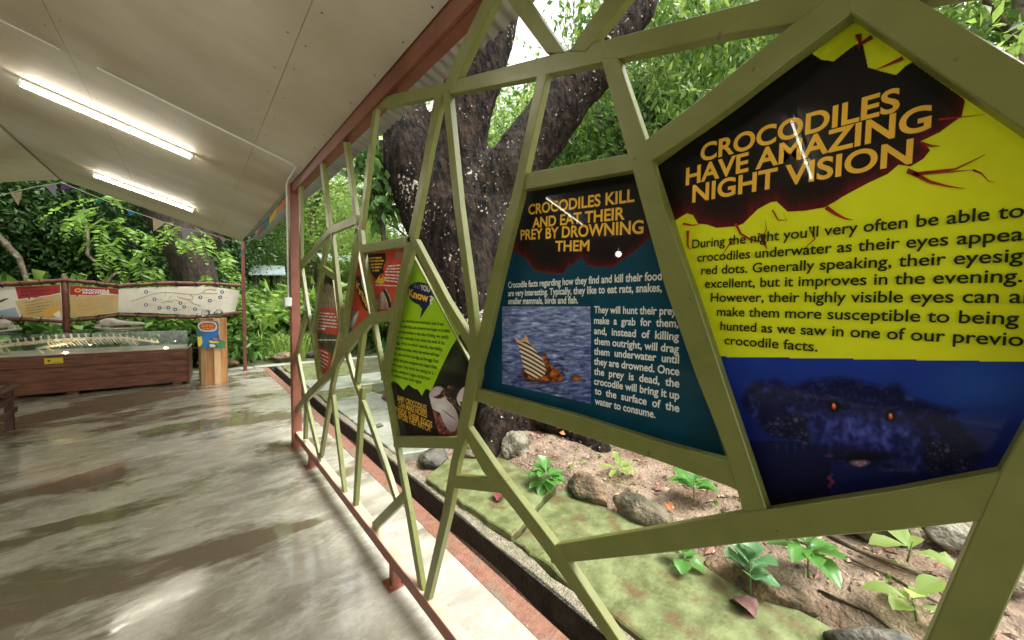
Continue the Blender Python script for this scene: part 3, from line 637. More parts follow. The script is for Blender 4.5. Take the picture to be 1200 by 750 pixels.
poly(mb, P, el); poly(mb, layer(3), [(493,355),(505,354),(499,363),(492,374),(494.5,362),(490,356)])
mb.build('speech_bubble', NAVY, B3)
mb = MB(); P = layer(4); text(mb, P, 'do', (484.5,337), (492,338.5), 5, .01, mi=2); text(mb, P, 'YOU', (492.7,339.5), (503.5,342.5), 6.3, .03, mi=1); text(mb, P, 'Know', (478.8,347), (502,354), 9, .04, mi=0); text(mb, P, '?', (503,355.5), (508,357), 9.5, .04, mi=1)
mb.build('bubble_lettering', [ORG, WHT, pr('dim_lettering', (.25, .25, .15))], B3)
mb = MB(); P = layer(3)
ln = ["You would be very interested, even if our", "crocodile facts, and conserve from happy crocodiles", "but their mothers in the case of being, we readily", "to hatch eventually, from within the shell of the", "egg, which in other words, the baby,", "will make loud noises, which the mother will hear", "then come, the time she digs up the eggs from", "the nest, taking the youngsters and return them", "to the water, they nurse the young for a", "long time, nesting on it again, not far from", "is where they hide again"]
for i, s in enumerate(ln):
    x0 = [471,469,467,465.5,464,462,461,459.5,458.5,457.5,460][i]; y0 = 377.5+i*6.35; x1 = [520,527,526,521,519,515,514,512,508,504,494][i]
    text(mb, P, s, (x0, y0), (x1, y0+(x1-x0)*(.085+.017*i)), 3.6, .012); mb.build('text_line', INK, B3); mb = MB()

mb = MB()
for s, a, c in [('BABY CROCODILES',(466,469),(500,482)),('CAN MAKE NOISES',(467,476.5),(500.5,489.5)),('INSIDE THEIR EGGS',(463.5,482),(506.5,501.5)),('BEFORE THEY HATCH',(466,489.8),(504,506))]: text(mb, P, s, a, c, 6.2, .02); mb.build('title_line', ORG, B3); mb = MB()


def strips(mb, P, rows, th, mi, seed=0):          # unreadable small print
    rr = random.Random(seed)
    for (xa, ya, xb, yb) in rows:
        x = xa
        while x < xb-1:
            w = rr.uniform(2, 6); x2 = min(xb, x+w); y = ya+(yb-ya)*(x-xa)/(xb-xa); y2 = ya+(yb-ya)*(x2-xa)/(xb-xa); h = th*rr.uniform(.75, 1)
            poly(mb, P, [(x, y), (x2, y2), (x2, y2+h), (x, y+h)], mi); x = x2+rr.uniform(.5, .9)
# --- board 4, 5, 6
Z = lambda l: [(355+x/4.415, 280+y/4.415) for x, y in l]
B4 = board([(428.3,297.5),(475.5,290.5),(461,363),(437,362.5)], 'small red board with a black blot and open jaws, above the lattice node', REDB)
mb = MB(); poly(mb, layer(0), Z([(328,78),(425,72),(430,110),(415,150),(420,175),(395,185),(380,215),(370,200),(350,170)]), 0)
poly(mb, layer(1), Z(spl([(378,360),(380,320),(405,280),(430,258),(450,290),(465,350),(462,362)], 3)), 1); poly(mb, layer(2), Z([(410,262),(430,300),(445,355),(458,355),(445,300),(425,262)]), 2)
for q in ([(372,225),(395,190),(400,210),(418,185),(415,210),(440,200),(410,235)],): poly(mb, layer(2), Z(q), 3)
poly(mb, layer(1), Z(spl([(480,80),(490,65),(510,66),(518,84),(505,100),(485,98)], 2)), 4)
strips(mb, layer(3), [(355+x0/4.415, 280+y0/4.415, 355+x1/4.415, 280+y1/4.415) for x0, y0, x1, y1 in [(345,96,415,92),(345,112,420,108),(350,128,412,125),(352,144,405,142),(358,160,395,158)]], 2.2, 5, 1)
strips(mb, layer(3), [(355+x0/4.415, 280+y0/4.415, 355+x1/4.415, 280+y1/4.415) for x0, y0, x1, y1 in [(440,138,512,132),(432,152,508,150),(425,166,505,168),(425,182,500,186),(420,197,500,203),(430,212,497,220),(375,235,490,240)]], 1.6, 6, 2)
mb.build('print', [BLK, JAW, BLK, pr('yellow_splash', (.8, .5, .03)), pr('grey_seal', (.3, .2, .2)), ORG, WHT], B4)
B5 = board([(419.8,296),(433.5,368),(404,394),(409,350)], 'narrow red triangular board with a slanting black bubble', REDB)
mb = MB(); poly(mb, layer(0), Z(spl([(272,200),(285,192),(300,205),(325,270),(340,330),(338,372),(315,360),(290,300),(275,245)], 3)), 0)
poly(mb, layer(0), Z(spl([(215,500),(235,430),(262,360),(272,380),(290,372),(280,420),(250,470),(222,505)], 3)), 1); poly(mb, layer(1), Z([(240,440),(262,400),(285,385),(262,440),(232,488)]), 3)
for i, ch in enumerate('Know'):
    a = (355+(276+i*14)/4.415, 280+(252+i*30)/4.415); text(mb, layer(2), ch, a, (a[0]+5.2, a[1]+5.5), 8.5, .04, mi=2)
for i, ch in enumerate('YOU'):
    a = (355+(300+i*8)/4.415, 280+(228+i*24)/4.415); text(mb, layer(2), ch, a, (a[0]+2.4, a[1]+4), 5, .03, mi=3)
mb.build('print', [BLK, JAW, ORG, WHT], B5)
B6 = board([(378,318),(391,329),(398.5,386),(388.5,428),(374.5,446),(366,393)], 'tall red board with a tan picture on top, farthest from the camera', REDB)
mb = MB(); poly(mb, layer(0), Z([(100,168),(158,212),(172,350),(150,362),(120,350),(95,360),(82,330)]), 0); poly(mb, layer(1), Z([(100,168),(158,212),(160,245),(130,230),(98,235)]), 1)
poly(mb, layer(1), Z([(60,500),(90,480),(120,490),(185,500),(165,600),(150,640),(140,590),(100,560),(70,540)]), 2)
strips(mb, layer(2), [(355+x0/4.415, 280+y0/4.415, 355+x1/4.415, 280+y1/4.415) for x0, y0, x1, y1 in [(85,378,165,385),(80,394,172,402),(76,410,176,420),(74,425,178,437),(72,442,180,455),(72,458,115,462),(68,518,175,520)]], 1.9, 3, 4)
strips(mb, layer(2), [(355+x0/4.415, 280+y0/4.415, 355+x1/4.415, 280+y1/4.415) for x0, y0, x1, y1 in [(85,570,130,590),(82,588,132,612),(82,606,130,632),(84,624,126,650),(88,645,118,665)]], 1.8, 3, 5)
mb.build('print', [TANP, BLK, OLV, WHT], B6)

# ================================================================== FAR END: banner fence
FY = 9.6; PF = SY(FY)
fen = thing('banner_frame', 'crooked brown red pole frame along the far side holding laced banners', 'fence', (-1.6, FY, 0))
def pole(pts, r, name='rail', m_=FENCER):
    mb = MB(); q = []
    for i in range(len(pts)-1):
        for k in range(4):
            t = k/4; q.append((pts[i][0]*(1-t)+pts[i+1][0]*t, pts[i][1]*(1-t)+pts[i+1][1]*t))
    q.append(pts[-1]); mb.tube([PF(*p)+Vector((0, rng.normal()*.006, rng.normal()*.006)) for p in q], [r*rng.uniform(.85, 1.15) for _ in q], 8)
    return mb.build(name, m_, fen)
topl = [(-330,338),(-120,337),(0,333.5),(30,331.5),(76,328.5),(110,331.5),(140,335),(180,332.5),(215,331.5),(250,333),(287,335.5)]
botl = [(-330,385),(-120,378),(0,373.5),(40,374.5),(76,377),(110,373.5),(140,369.5),(180,370.5),(220,372),(250,370),(265,368.5),(287,366)]
pole(topl, .036, 'top_rail'); pole(botl, .030, 'bottom_rail')
for px_ in (76, -170):
    X = PF(px_, 340).x; mb = MB(); mb.tube([(X, FY+.01, z) for z in (0, .5, 1.0, 1.5, 1.86)], [.045, .043, .041, .042, .04], 8); mb.build('post', FENCER, fen)
def interp(l, x):
    for a, c in zip(l, l[1:]):
        if a[0] <= x <= c[0]: return a[1]+(c[1]-a[1])*(x-a[0])/(c[0]-a[0])
mb = MB()
ROPE = mat('dark_lacing', (.02, .012, .01), rough=.8)
for x in list(range(-90, 70, 23))+list(range(92, 275, 23)):
    for l, s in ((topl, 1), (botl, -1)):
        y = interp(l, x); a = PF(x-1.5, y-3*s); c = PF(x+1.5, y+4*s); mb.tube([a+Vector((0, -.04, 0)), (a+c)/2+Vector((0, -.045, 0)), c+Vector((0, -.02, 0))], .007, 5)
mb.build('lacing', ROPE, fen)
CREAM = mat('cream_banner', (.62, .58, .47), (.70, .67, .57), 4, .6, .1, 12); BRED = mat('banner_red', (.42, .02, .02), (.3, .012, .015), 6, .6); BTAN = mat('banner_tan', (.50, .34, .12), (.60, .44, .20), 7, .6, c3=(.66, .42, .10), s3=1.6, t3=(.5, .62)); BLUEG = mat('banner_blue', (.22, .30, .38), (.32, .40, .46), 4, .6)
BOR = mat('banner_orange', (.75, .38, .06), rough=.6); BW = mat('banner_white', (.8, .78, .72), rough=.6); BBR = mat('banner_brown', (.36, .25, .12), (.5, .38, .22), 20, .6); DKB = mat('badge_blue', (.02, .05, .12), rough=.5); BINK = mat('banner_ink', (.08, .05, .03), rough=.6)
def PB(k): return lambda x, y: PF(x, y)+Vector((0, -.012-.0012*k, 0))
def banner(outline, label):
    pts = [PB(0)(*p) for p in outline]; c = sum(pts, Vector())/len(pts); t = thing('laced_banner', label, 'banner', c, 'banners laced to the far frame')
    mb = MB(); mb.prism(pts, (0, .003, 0)); mb.build('sheet', CREAM, t); return t
Q1 = banner([(-130,341),(-60,339),(0,336.5),(17,336),(45,335),(71,333.5),(72,345),(73,360),(73.5,371),(72,381.5),(40,372),(0,371),(-60,373),(-130,376)], 'laced banner left of the fence post with red heading and tan text')
mb = MB(); poly(mb, PB(1), [(18,336.2),(45,335),(70.5,333.8),(71,343),(64,344.5),(58,346),(48,347),(42,349),(36,348.5),(35,352),(33,349),(22,350.5)], 0); poly(mb, PB(1), [(18,353),(30,351),(36,352.5),(45,348.5),(58,347),(71,344.5),(73,362),(73,371),(60,373),(40,371.5),(26,371.5),(22,362)], 1)
poly(mb, PB(2), [(56,362),(70,358),(72,366),(70,371.5),(50,371),(46,369)], 2); poly(mb, PB(1), [(-60,363),(0,364),(18,360),(23,371.5),(0,370.5),(-60,372)], 3)
poly(mb, PB(3), [(62,368),(70,364),(72,371),(66,371.5)], 4)
poly(mb, PB(2), [(0,352),(5,350),(9,349.5),(11,350.5),(7,351.5),(3,354),(0,355)], 5)
strips(mb, PB(2), [(25,341.5,60,338.5),(25,345.5,50,342.5)], 2, 6, 3); strips(mb, PB(3), [(30,354.5,52,350),(30,358,60,353),(31,361,58,357),(31,364,54,361),(32,367,50,364.5)], .7, 5, 4)
mb.build('print', [BRED, BTAN, BOR, BLUEG, BW, BINK, mat('dark_red_print', (.12, .01, .02))], Q1)
Q2 = banner([(82,334.2),(100,335.5),(139,338.6),(160,337.6),(185,336.4),(209,335.7),(232,335.8),(253,336.5),(279.5,340),(279,352),(275.5,365),(262.8,366.4),(235,369.5),(215,368.6),(180,366.8),(140,366),(110,370),(83,372.4)], 'long laced banner right of the fence post with a skeleton diagram and badges')
mb = MB(); poly(mb, PB(1), [(82.3,334.4),(100,335.7),(139,338.8),(139,345.5),(130,344),(121,344.5),(112,346.3),(102,346),(92,345.5),(90.5,349.5),(89,345.5),(82.4,346)], 0); poly(mb, PB(1), [(82.4,346.5),(88.5,346.2),(90.5,350.5),(93,346.2),(112,347),(122,345.2),(139,346),(138.5,365.7),(125,367),(110,369.6),(83,372)], 1)
text(mb, PB(2), 'CROCODILE', (96,341), (128,342.2), 2.6, .04, mi=4); text(mb, PB(2), 'ANATOMY', (96,344.2), (129,345), 2.6, .04, mi=4)
for t0 in range(12):
    a = t0*math.pi/6; b_ = a+math.pi/6; poly(mb, PB(2), [(91.5+4*math.cos(a), 340.2+2.5*math.sin(a)), (91.5+4*math.cos(b_), 340.2+2.5*math.sin(b_)), (91.5+2*math.cos(b_), 340.2+1.1*math.sin(b_)), (91.5+2*math.cos(a), 340.2+1.1*math.sin(a))], 2)
strips(mb, PB(2), [(91,350.5+i*2.0,132-(i==7)*25,349.5+i*1.85) for i in range(8)], .6, 5, 6)
def zb(x, y): return (140+x/7.98, 310+y/7.98)
def line(pts, w, mi, k=1):
    for (a, c) in zip(pts, pts[1:]):
        (xa, ya), (xb, yb) = a, c; l = math.hypot(xb-xa, yb-ya) or 1; ox, oy = -(yb-ya)/l*w/2, (xb-xa)/l*w/2
        poly(mb, PB(k), [zb(xa+ox, ya+oy), zb(xb+ox, yb+oy), zb(xb-ox, yb-oy), zb(xa-ox, ya-oy)], mi)
line([(110,345),(200,315),(300,280),(400,262),(500,265),(600,275),(720,282),(760,268),(920,272)], 9, 5, 1)
line([(780,262),(800,240),(850,232),(900,242)], 10, 5, 2); line([(540,300),(600,320),(680,330),(690,300),(660,285)], 8, 5, 2); line([(640,330),(700,370),(760,385)], 7, 5, 3); line([(430,270),(430,300)], 6, 5, 2); line([(490,290),(460,320)], 6, 5, 3); line([(395,360),(440,345),(500,352)], 7, 5, 2); line([(560,340),(520,330),(430,345)], 4, 5, 4)
for (x, y) in [(250,256),(328,325),(250,377),(375,405),(457,402),(522,420),(570,360),(605,395),(707,416),(757,306),(845,337),(942,306),(960,256)]:
    for i in range(10):
        a = i*math.pi/5; c = a+math.pi/5; poly(mb, PB(3), [zb(x+19*math.cos(a), y+16*math.sin(a)), zb(x+19*math.cos(c), y+16*math.sin(c)), zb(x+9*math.cos(c), y+8*math.sin(c)), zb(x+9*math.cos(a), y+8*math.sin(a))], 7)
    poly(mb, PB(3), [zb(x+8*math.cos(i*math.pi/4), y+7*math.sin(i*math.pi/4)) for i in range(8)], 4)
    strips(mb, PB(2), [(*zb(x+28, y), *zb(x+80, y+2))], .5, 5, int(x))
mb.build('print', [BRED, BTAN, BOR, BLUEG, BW, BBR, BINK, DKB], Q2)

# ================================================================== DISPLAY CASE
DW = mat('dark_red_wood', (.085, .027, .012), (.25, .088, .038), 3.5, .42, .3, 30, (1.2, 1.2, 9)); SAND = mat('sand_bed', (.60, .52, .36), (.74, .66, .50), 20, .9, .6, 60); BONE = mat('old_bone', (.70, .58, .38), (.84, .76, .58), 12, .6, .2, 40); BONE2 = mat('weathered_skull_bone', (.42, .36, .30), (.66, .60, .52), 10, .7, .4, 30)
GL = glass('case_glass', (.97, .99, .97)); GEDGE = mat('glass_edge', (.10, .22, .17), rough=.2)
cR = SZ(0)(222, 450); dv = Vector((math.cos(R(-3.5)), math.sin(R(-3.5)), 0)); nv = Vector((-dv.y, dv.x, 0)); LEN, DEP, HW, HG = 4.0, .75, .64, .95
case = thing('display_case', 'long dark wooden display case with a glass top box and yellow label', 'display case', cR-dv*LEN/2+nv*DEP/2)
def cb(mb, u0, u1, v0, v1, z0, z1, mi=0):      # u leftwards from the right front corner, v away from the viewer
    o = cR; mb.obox(o-dv*(u0+u1)/2+nv*(v0+v1)/2+Vector((0, 0, (z0+z1)/2)), dv*(u1-u0)/2, nv*(v1-v0)/2, Vector((0, 0, (z1-z0)/2)), mi)
for z0, z1, off in ((.05, .235, .012), (.24, .44, 0), (.445, .625, 0)):
    mb = MB(); cb(mb, .02, LEN, off, .022+off, z0, z1); mb.build('plank', DW, case, .003)
    mb = MB(); cb(mb, 0-off*0, .018, off, DEP, z0, z1); mb.build('plank', DW, case, .003)
    mb = MB(); cb(mb, .02, LEN, DEP-.02, DEP, z0, z1); mb.build('plank', DW, case)
mb = MB(); cb(mb, .03, LEN, .03, DEP-.03, .50, .60); mb.build('sand_bed', SAND, case)
mb = MB(); cb(mb, -.004, LEN, -.006, DEP+.004, .627, .642); mb.build('ledge', mat('pale_ledge', (.5, .46, .38), rough=.5), case, .002)
mb = MB()
for u in (.1, 1.3, 2.6): cb(mb, u, u+.12, .05, .15, 0, .049); mb.build('foot', DW, case); mb = MB()
for a in [(.01, LEN, .008, .014), (.01, LEN, DEP-.014, DEP-.008), (.008, .014, .016, DEP-.016)]:
    mb = MB(); cb(mb, *a, .643, HG); mb.build('glass_pane', GL, case)
mb = MB(); cb(mb, .006, LEN, .006, DEP-.006, HG+.002, HG+.009); mb.build('glass_lid', GL, case)
mb = MB()
for v in (.006, DEP-.01): cb(mb, .005, LEN, v, v+.006, HG-.004, HG+.001)
for v in (.006, DEP-.01): cb(mb, .005, .012, v, v+.006, .643, HG)
cb(mb, .005, .011, .012, DEP-.01, HG-.004, HG+.001); mb.build('glass_edge', GEDGE, case)
Yl = mat('yellow_label', (.78, .60, .02), rough=.4); mb = MB(); cb(mb, 1.42, 1.60, -.004, -.001, .50, .585); yl = mb.build('label', Yl, case)
mb = MB(); cb(mb, 1.535, 1.575, -.006, -.0045, .54, .55); cb(mb, 1.55, 1.565, -.006, -.0045, .528, .562); cb(mb, 1.44, 1.52, -.006, -.0045, .512, .518); mb.build('label_print', BINK, yl)
def case_pt(u, v, z): return cR-dv*u+nv*v+Vector((0, 0, z))
# skeleton lying in the case
sk = thing('crocodile_skeleton', 'pale crocodile skeleton with long spine lying on sand inside the glass case', 'skeleton', case_pt(1.6, .35, .60))
spine = []
for i in range(40):
    u = .42+i*.075; h = .80+.035*math.sin(i*.16) if i < 18 else .80-.006*(i-18)
    if i < 6: h -= (6-i)*.012
    spine.append(case_pt(u, .34+.03*math.sin(i*.3), max(h, .68)))
mb = MB(); mb.tube(spine, [.014+.010*min(1, i/12) for i in range(40)], 6); mb.build('spine', BONE, sk)
for i, p in enumerate(spine):
    mb = MB(); s = .55+.45*min(1, i/14); mb.obox(p, dv*.02*s, nv*.03*s, (0, 0, .024*s)); mb.prism([p+dv*.010, p-dv*.012, p-dv*.022+Vector((0, 0, .085*s)), p-dv*.004+Vector((0, 0, .085*s))], nv*.010)
    mb.build('vertebra', BONE, sk)
for i in range(4, 34):
    if 17 <= i <= 21: continue
    p = spine[i]; l = .15 if i > 21 else .10
    for s in (-1, 1):
        q = [p, p+nv*s*.05-Vector((0, 0, .02))-dv*.01, p+nv*s*.09-Vector((0, 0, l*.55))+dv*.02, p+nv*s*.075-Vector((0, 0, l))+dv*.05]
        if q[-1].z < .605: q[-1].z = .607
        mb = MB(); mb.tube(q, [.010, .010, .008, .005], 5); mb.build('rib', BONE, sk)
for u, s in ((1.42, -1), (1.42, 1), (1.95, -1)):
    a = case_pt(u, .34+s*.05, .78); mb = MB(); mb.tube([a, case_pt(u+.30, .34+s*.14, .72), ], [.02, .016], 7); mb.tube([case_pt(u+.30, .34+s*.14, .72), case_pt(u+.20, .34+s*.2, .61)], [.015, .014], 7); mb.tube([case_pt(u+.20, .34+s*.2, .612), case_pt(u+.02, .34+s*.2, .612)], .010, 6); mb.build('limb_bone', BONE, sk)
for u, lab in ((1.42, 'small glowing bulb lying by the pelvis of the skeleton'), (.30, 'small glowing bulb near the right end of the glass case')):
    bmm = bmesh.new(); bmesh.ops.create_icosphere(bmm, subdivisions=2, radius=.026, matrix=Matrix.Translation(case_pt(u, .12, .63))); me = bpy.data.meshes.new('case_bulb'); bmm.to_mesh(me); bmm.free(); me.materials.append(emit('case_bulb_glow', (1, .82, .5), 90)); tag(link('case_bulb', me), lab, 'light', 'bulbs inside the case')
# two skulls on the lid
def skull(u, v, flip, label):
    o = case_pt(u, v, HG+.012); a = -dv if flip else dv; rr = [(0, .055, .06), (.07, .10, .095), (.14, .10, .10), (.19, .075, .075), (.27, .05, .055), (.37, .04, .04), (.47, .045, .04), (.53, .02, .02)]
    t = thing('crocodile_skull', label, 'skull', o, 'skulls resting on the glass lid'); mb = MB()
    vs = []; n = 10
    for (x, w, h) in rr:
        for k in range(n):
            th = 2*math.pi*k/n; z = math.sin(th)*h; vs.append(o+a*x+nv*math.cos(th)*w*.9+Vector((0, 0, .10+z*(1 if z > 0 else .45)-x*.04+random.uniform(-.004, .004))))
    mb.add(vs, [[i*n+k, i*n+(k+1) % n, (i+1)*n+(k+1) % n, (i+1)*n+k] for i in range(len(rr)-1) for k in range(n)]+[list(range(n)), [7*n+k for k in range(n)]], 0, True)
    for s in (-1, 1): mb.obox(o+a*.12+nv*s*.045+Vector((0, 0, .145)), a*.03, nv*.012, (0, 0, .012)); mb.obox(o-a*.01+nv*s*.06+Vector((0, 0, .06)), a*.03, nv*.02, (0, 0, .035))
    mb.build('cranium', BONE2, t)
    mb = MB()
    for s in (-1, 1): mb.tube([o-a*.06+nv*s*.075+Vector((0, 0, .045)), o+a*.1+nv*s*.08+Vector((0, 0, .012)), o+a*.3+nv*s*.045+Vector((0, 0, .012)), o+a*.5+nv*s*.012+Vector((0, 0, .012))], [.016, .014, .011, .009], 6)
    mb.build('jaw', BONE2, t)
    mb = MB()
    for s in (-1, 1):
        for i in range(12):
            q = o+a*(.2+i*.027)+nv*s*(.055-.0028*i)+Vector((0, 0, .045-i*.001)); mb.tube([q, q-Vector((0, 0, .02))], [.004, .001], 4)
    mb.build('teeth', BONE, t)
skull(1.13, .55, False, 'grey crocodile skull on the case lid right of the fence post')
skull(2.02, .5, True, 'crocodile skull on the case lid left of the fence post, near the picture edge')

# ================================================================== WOODEN PLINTH
PW = mat('varnished_log_wood', (.40, .17, .065), (.58, .31, .13), 4, .4, .25, 30, (5, 5, .8), c3=(.30, .11, .04), s3=1.1, t3=(.52, .66)); PW2 = mat('pale_log_stave', (.60, .36, .17), (.70, .48, .27), 4, .45, .2, 30, (5, 5, .8))
pc = Vector((.262, 8.33, 0)); pl_ = thing('wooden_plinth', 'tall round plinth of varnished orange staves beside the display case', 'plinth', pc)
N8 = 12
for i in range(N8):
    a0 = 2*math.pi*i/N8+.01; a1 = 2*math.pi*(i+1)/N8-.01; r = .195+.006*(i % 2)
    p = [pc+Vector((math.cos(a)*rr_, math.sin(a)*rr_, 0)) for a, rr_ in ((a0, r), (a1, r), (a1, .12), (a0, .12))]
    mb = MB(); mb.prism([q+Vector((0, 0, .0)) for q in p], (0, 0, 1.165)); mb.build('stave', [PW, PW2][i in (1, 7, 9)], pl_, .004)
mb = MB(); mb.prism([pc+Vector((math.cos(2*math.pi*i/N8)*.188, math.sin(2*math.pi*i/N8)*.188, 1.14)) for i in range(N8)], (0, 0, .022)); mb.build('top', PW, pl_)
ACR = glass('clear_acrylic', (.93, .95, .95)); 
for dx, lab in ((-.09, 'clear crumpled acrylic piece on the left of the plinth top'), (.08, 'clear crumpled acrylic piece on the right of the plinth top')):
    t = thing('acrylic_ornament', lab, 'ornament', pc+Vector((dx, 0, 1.166)), 'acrylic pieces on the plinth'); bmm = bmesh.new(); bmesh.ops.create_icosphere(bmm, subdivisions=2, radius=.065, matrix=Matrix.Translation(pc+Vector((dx, -.03, 1.25))))
    for v in bmm.verts: v.co += v.normal*.03*noise.noise(v.co*30)
    me = bpy.data.meshes.new('clear_body'); bmm.to_mesh(me); bmm.free(); me.materials.append(ACR); link('clear_body', me, t)
    mb = MB(); mb.box((pc.x+dx-.045, pc.y-.06, 1.166), (pc.x+dx+.045, pc.y, 1.182)); mb.build('base', BLK, t)
# cut-out sign on the plinth
sgn = Vector((pc.x, pc.y-.205, 0)); dirv = Vector((cR.x, cR.y, 0)); PS = SY(8.118)
cs = thing('cutout_sign', 'small cut-out sign of a blue reptile below a red speech bubble', 'sign', PS(247, 392))
Zs = lambda l: [(210+x/7.5, 360+y/7.5) for x, y in l]
def PSk(k): return lambda x, y: PS(x, y)+Vector((0, -.006-.0012*k, 0))
SB = mat('sign_blue', (.01, .16, .50), rough=.35); SD = mat('sign_teal', (.02, .12, .16), rough=.35); SR = mat('sign_red', (.50, .04, .02), rough=.35); SY_ = mat('sign_yellow', (.85, .62, .03), rough=.35); SG = mat('sign_green', (.04, .25, .10), rough=.35); SP = mat('sign_purple', (.35, .12, .38), rough=.35); SL = mat('sign_pale', (.55, .68, .75), rough=.35); SO = mat('sign_orange', (.85, .35, .03), rough=.35)
mb = MB(); mb.prism([PSk(0)(*p) for p in Zs([(165,150),(190,125),(330,122),(346,150),(345,230),(360,290),(400,300),(407,330),(400,357),(170,357),(155,300),(150,210)])], (0, .006, 0)); mb.build('backing', SD, cs)
mb = MB(); poly(mb, PSk(1), Zs(spl([(162,165),(190,130),(250,125),(310,130),(333,165),(320,205),(250,215),(190,205)], 4)), 0); poly(mb, PSk(2), Zs(spl([(175,165),(200,140),(250,136),(300,140),(322,165),(305,195),(250,203),(195,195)], 4)), 1)
strips(mb, PSk(3), [(210+x0/7.5, 360+y0/7.5, 210+x1/7.5, 360+y1/7.5) for x0, y0, x1, y1 in [(195,152,305,152),(190,168,308,168),(205,184,300,186)]], 1.2, 2, 3)
poly(mb, PSk(1), Zs(spl([(240,225),(300,215),(330,190),(345,200),(340,240),(300,265),(262,285),(250,330),(235,355),(205,350),(200,300),(195,265)], 3)), 3)
poly(mb, PSk(2), Zs([(160,262),(198,255),(205,310),(192,340),(168,345)]), 4); poly(mb, PSk(3), Zs([(260,292),(330,300),(355,305),(330,315),(268,312)]), 4); poly(mb, PSk(2), Zs(spl([(335,310),(370,298),(402,315),(398,350),(360,357),(335,340)], 3)), 5); poly(mb, PSk(3), Zs([(300,265),(325,270),(350,292),(318,294),(296,280)]), 6)
poly(mb, PSk(2), Zs([(265,325),(300,322),(325,340),(300,352),(270,350)]), 0)
mb.build('picture', [SL, SR, SO, SB, SY_, SG, SP], cs)

# ================================================================== BENCH
ben = thing('slatted_bench', 'dark red slatted bench end at the left edge of the picture', 'bench', (-1.75, 6.2, 0))
BW2 = mat('bench_red_wood', (.07, .022, .016), (.12, .04, .03), 8, .4, .2, 30)
for i in range(5):
    x = -1.53-.1*i; mb = MB(); mb.box((x-.04, 5.0, .47), (x+.035, 6.86, .492)); mb.build('slat', BW2, ben, .003)
for z in (.20, .335): 
    mb = MB(); mb.box((-1.532, 5.05, z), (-1.505, 6.72, z+.06)); mb.build('side_rail', BW2, ben, .003)
for x in (-1.56, -1.95):
    for y in (5.05, 6.7): mb = MB(); mb.box((x-.035, y, 0), (x+.025, y+.06, .468)); mb.build('leg', BW2, ben, .003)
for y in (5.06, 6.70): mb = MB(); mb.box((-1.92, y, .40), (-1.60, y+.03, .46)); mb.build('cross_rail', BW2, ben)

# ================================================================== BUNTING
def flagmat(n, c): return mat('flag_'+n, c, rough=.7, trans=.3)
FM = {n: flagmat(n, c) for n, c in dict(cream=(.66, .60, .42), lavender=(.45, .45, .58), purple=(.28, .10, .42), green=(.02, .42, .25), blue=(.02, .34, .68), orange=(.80, .25, .07), yellow=(.80, .62, .06), teal=(.03, .32, .38), violet=(.42, .16, .34), white=(.62, .66, .72), pink=(.6, .42, .6)).items()}
bun = thing('flag_bunting', 'string of small triangular flags hanging under the far gable edge', 'bunting', (-.6, 8.9, 2.9))
PG = SY(8.93); mb = MB(); sp = [(-60,238),(0,229),(40,219),(72,214),(112,230),(150,246),(180,256),(212,267),(245,274),(284,286)]; mb.tube([PG(*p) for p in sp], .004, 5); mb.build('string', BW, bun)
for col, q in [('cream',[(12,227),(26,224),(21.5,241)]),('lavender',[(51,216),(66,215.5),(66,232)]),('purple',[(71.5,214.5),(71.5,223),(88,220)]),('green',[(113,230),(122,233.5),(116,239.5)]),('blue',[(148,245.5),(159,249),(153,253)]),('cream',[(179,256),(194,261),(180,271)]),('lavender',[(212,267),(225,271),(215,283)]),('pink',[(258,279),(266,281),(261,284)]),('white',[(-30,233),(-14,231),(-20,250)])]:
    mb = MB(); mb.prism([PG(*p) for p in q], (0, .002, 0)); mb.build('flag', FM[col], bun)
rb = thing('rainbow_bunting', 'rainbow coloured flags strung along the eave between the two right posts', 'bunting', (.76, 6, 2.5))
PE = SX(.765); Zr = lambda l: [(220+x/6.25, 200+y/6.25) for x, y in l]
mb = MB(); mb.tube([PE(*p) for p in Zr([(740,150),(720,178),(600,340),(520,410),(440,490),(400,535)])], .004, 5); mb.build('string', TRUNK, rb)
for col, q in [('orange',[(722,185),(726,235),(640,318),(648,290)]),('yellow',[(665,242),(640,330),(598,392),(600,335)]),('teal',[(602,335),(590,400),(556,445),(552,382)]),('violet',[(556,388),(560,430),(510,490),(520,440)]),('yellow',[(520,432),(516,445),(480,478),(488,455)]),('teal',[(495,450),(485,480),(455,500),(462,475)]),('white',[(460,478),(462,505),(432,555),(442,510)]),('lavender',[(415,560),(410,620),(378,635),(390,600)]),('teal',[(398,585),(392,625),(375,640),(380,618)])]:
    mb = MB(); mb.prism([PE(*p) for p in Zr(q)], (.002, 0, 0)); mb.build('flag', FM[col], rb)

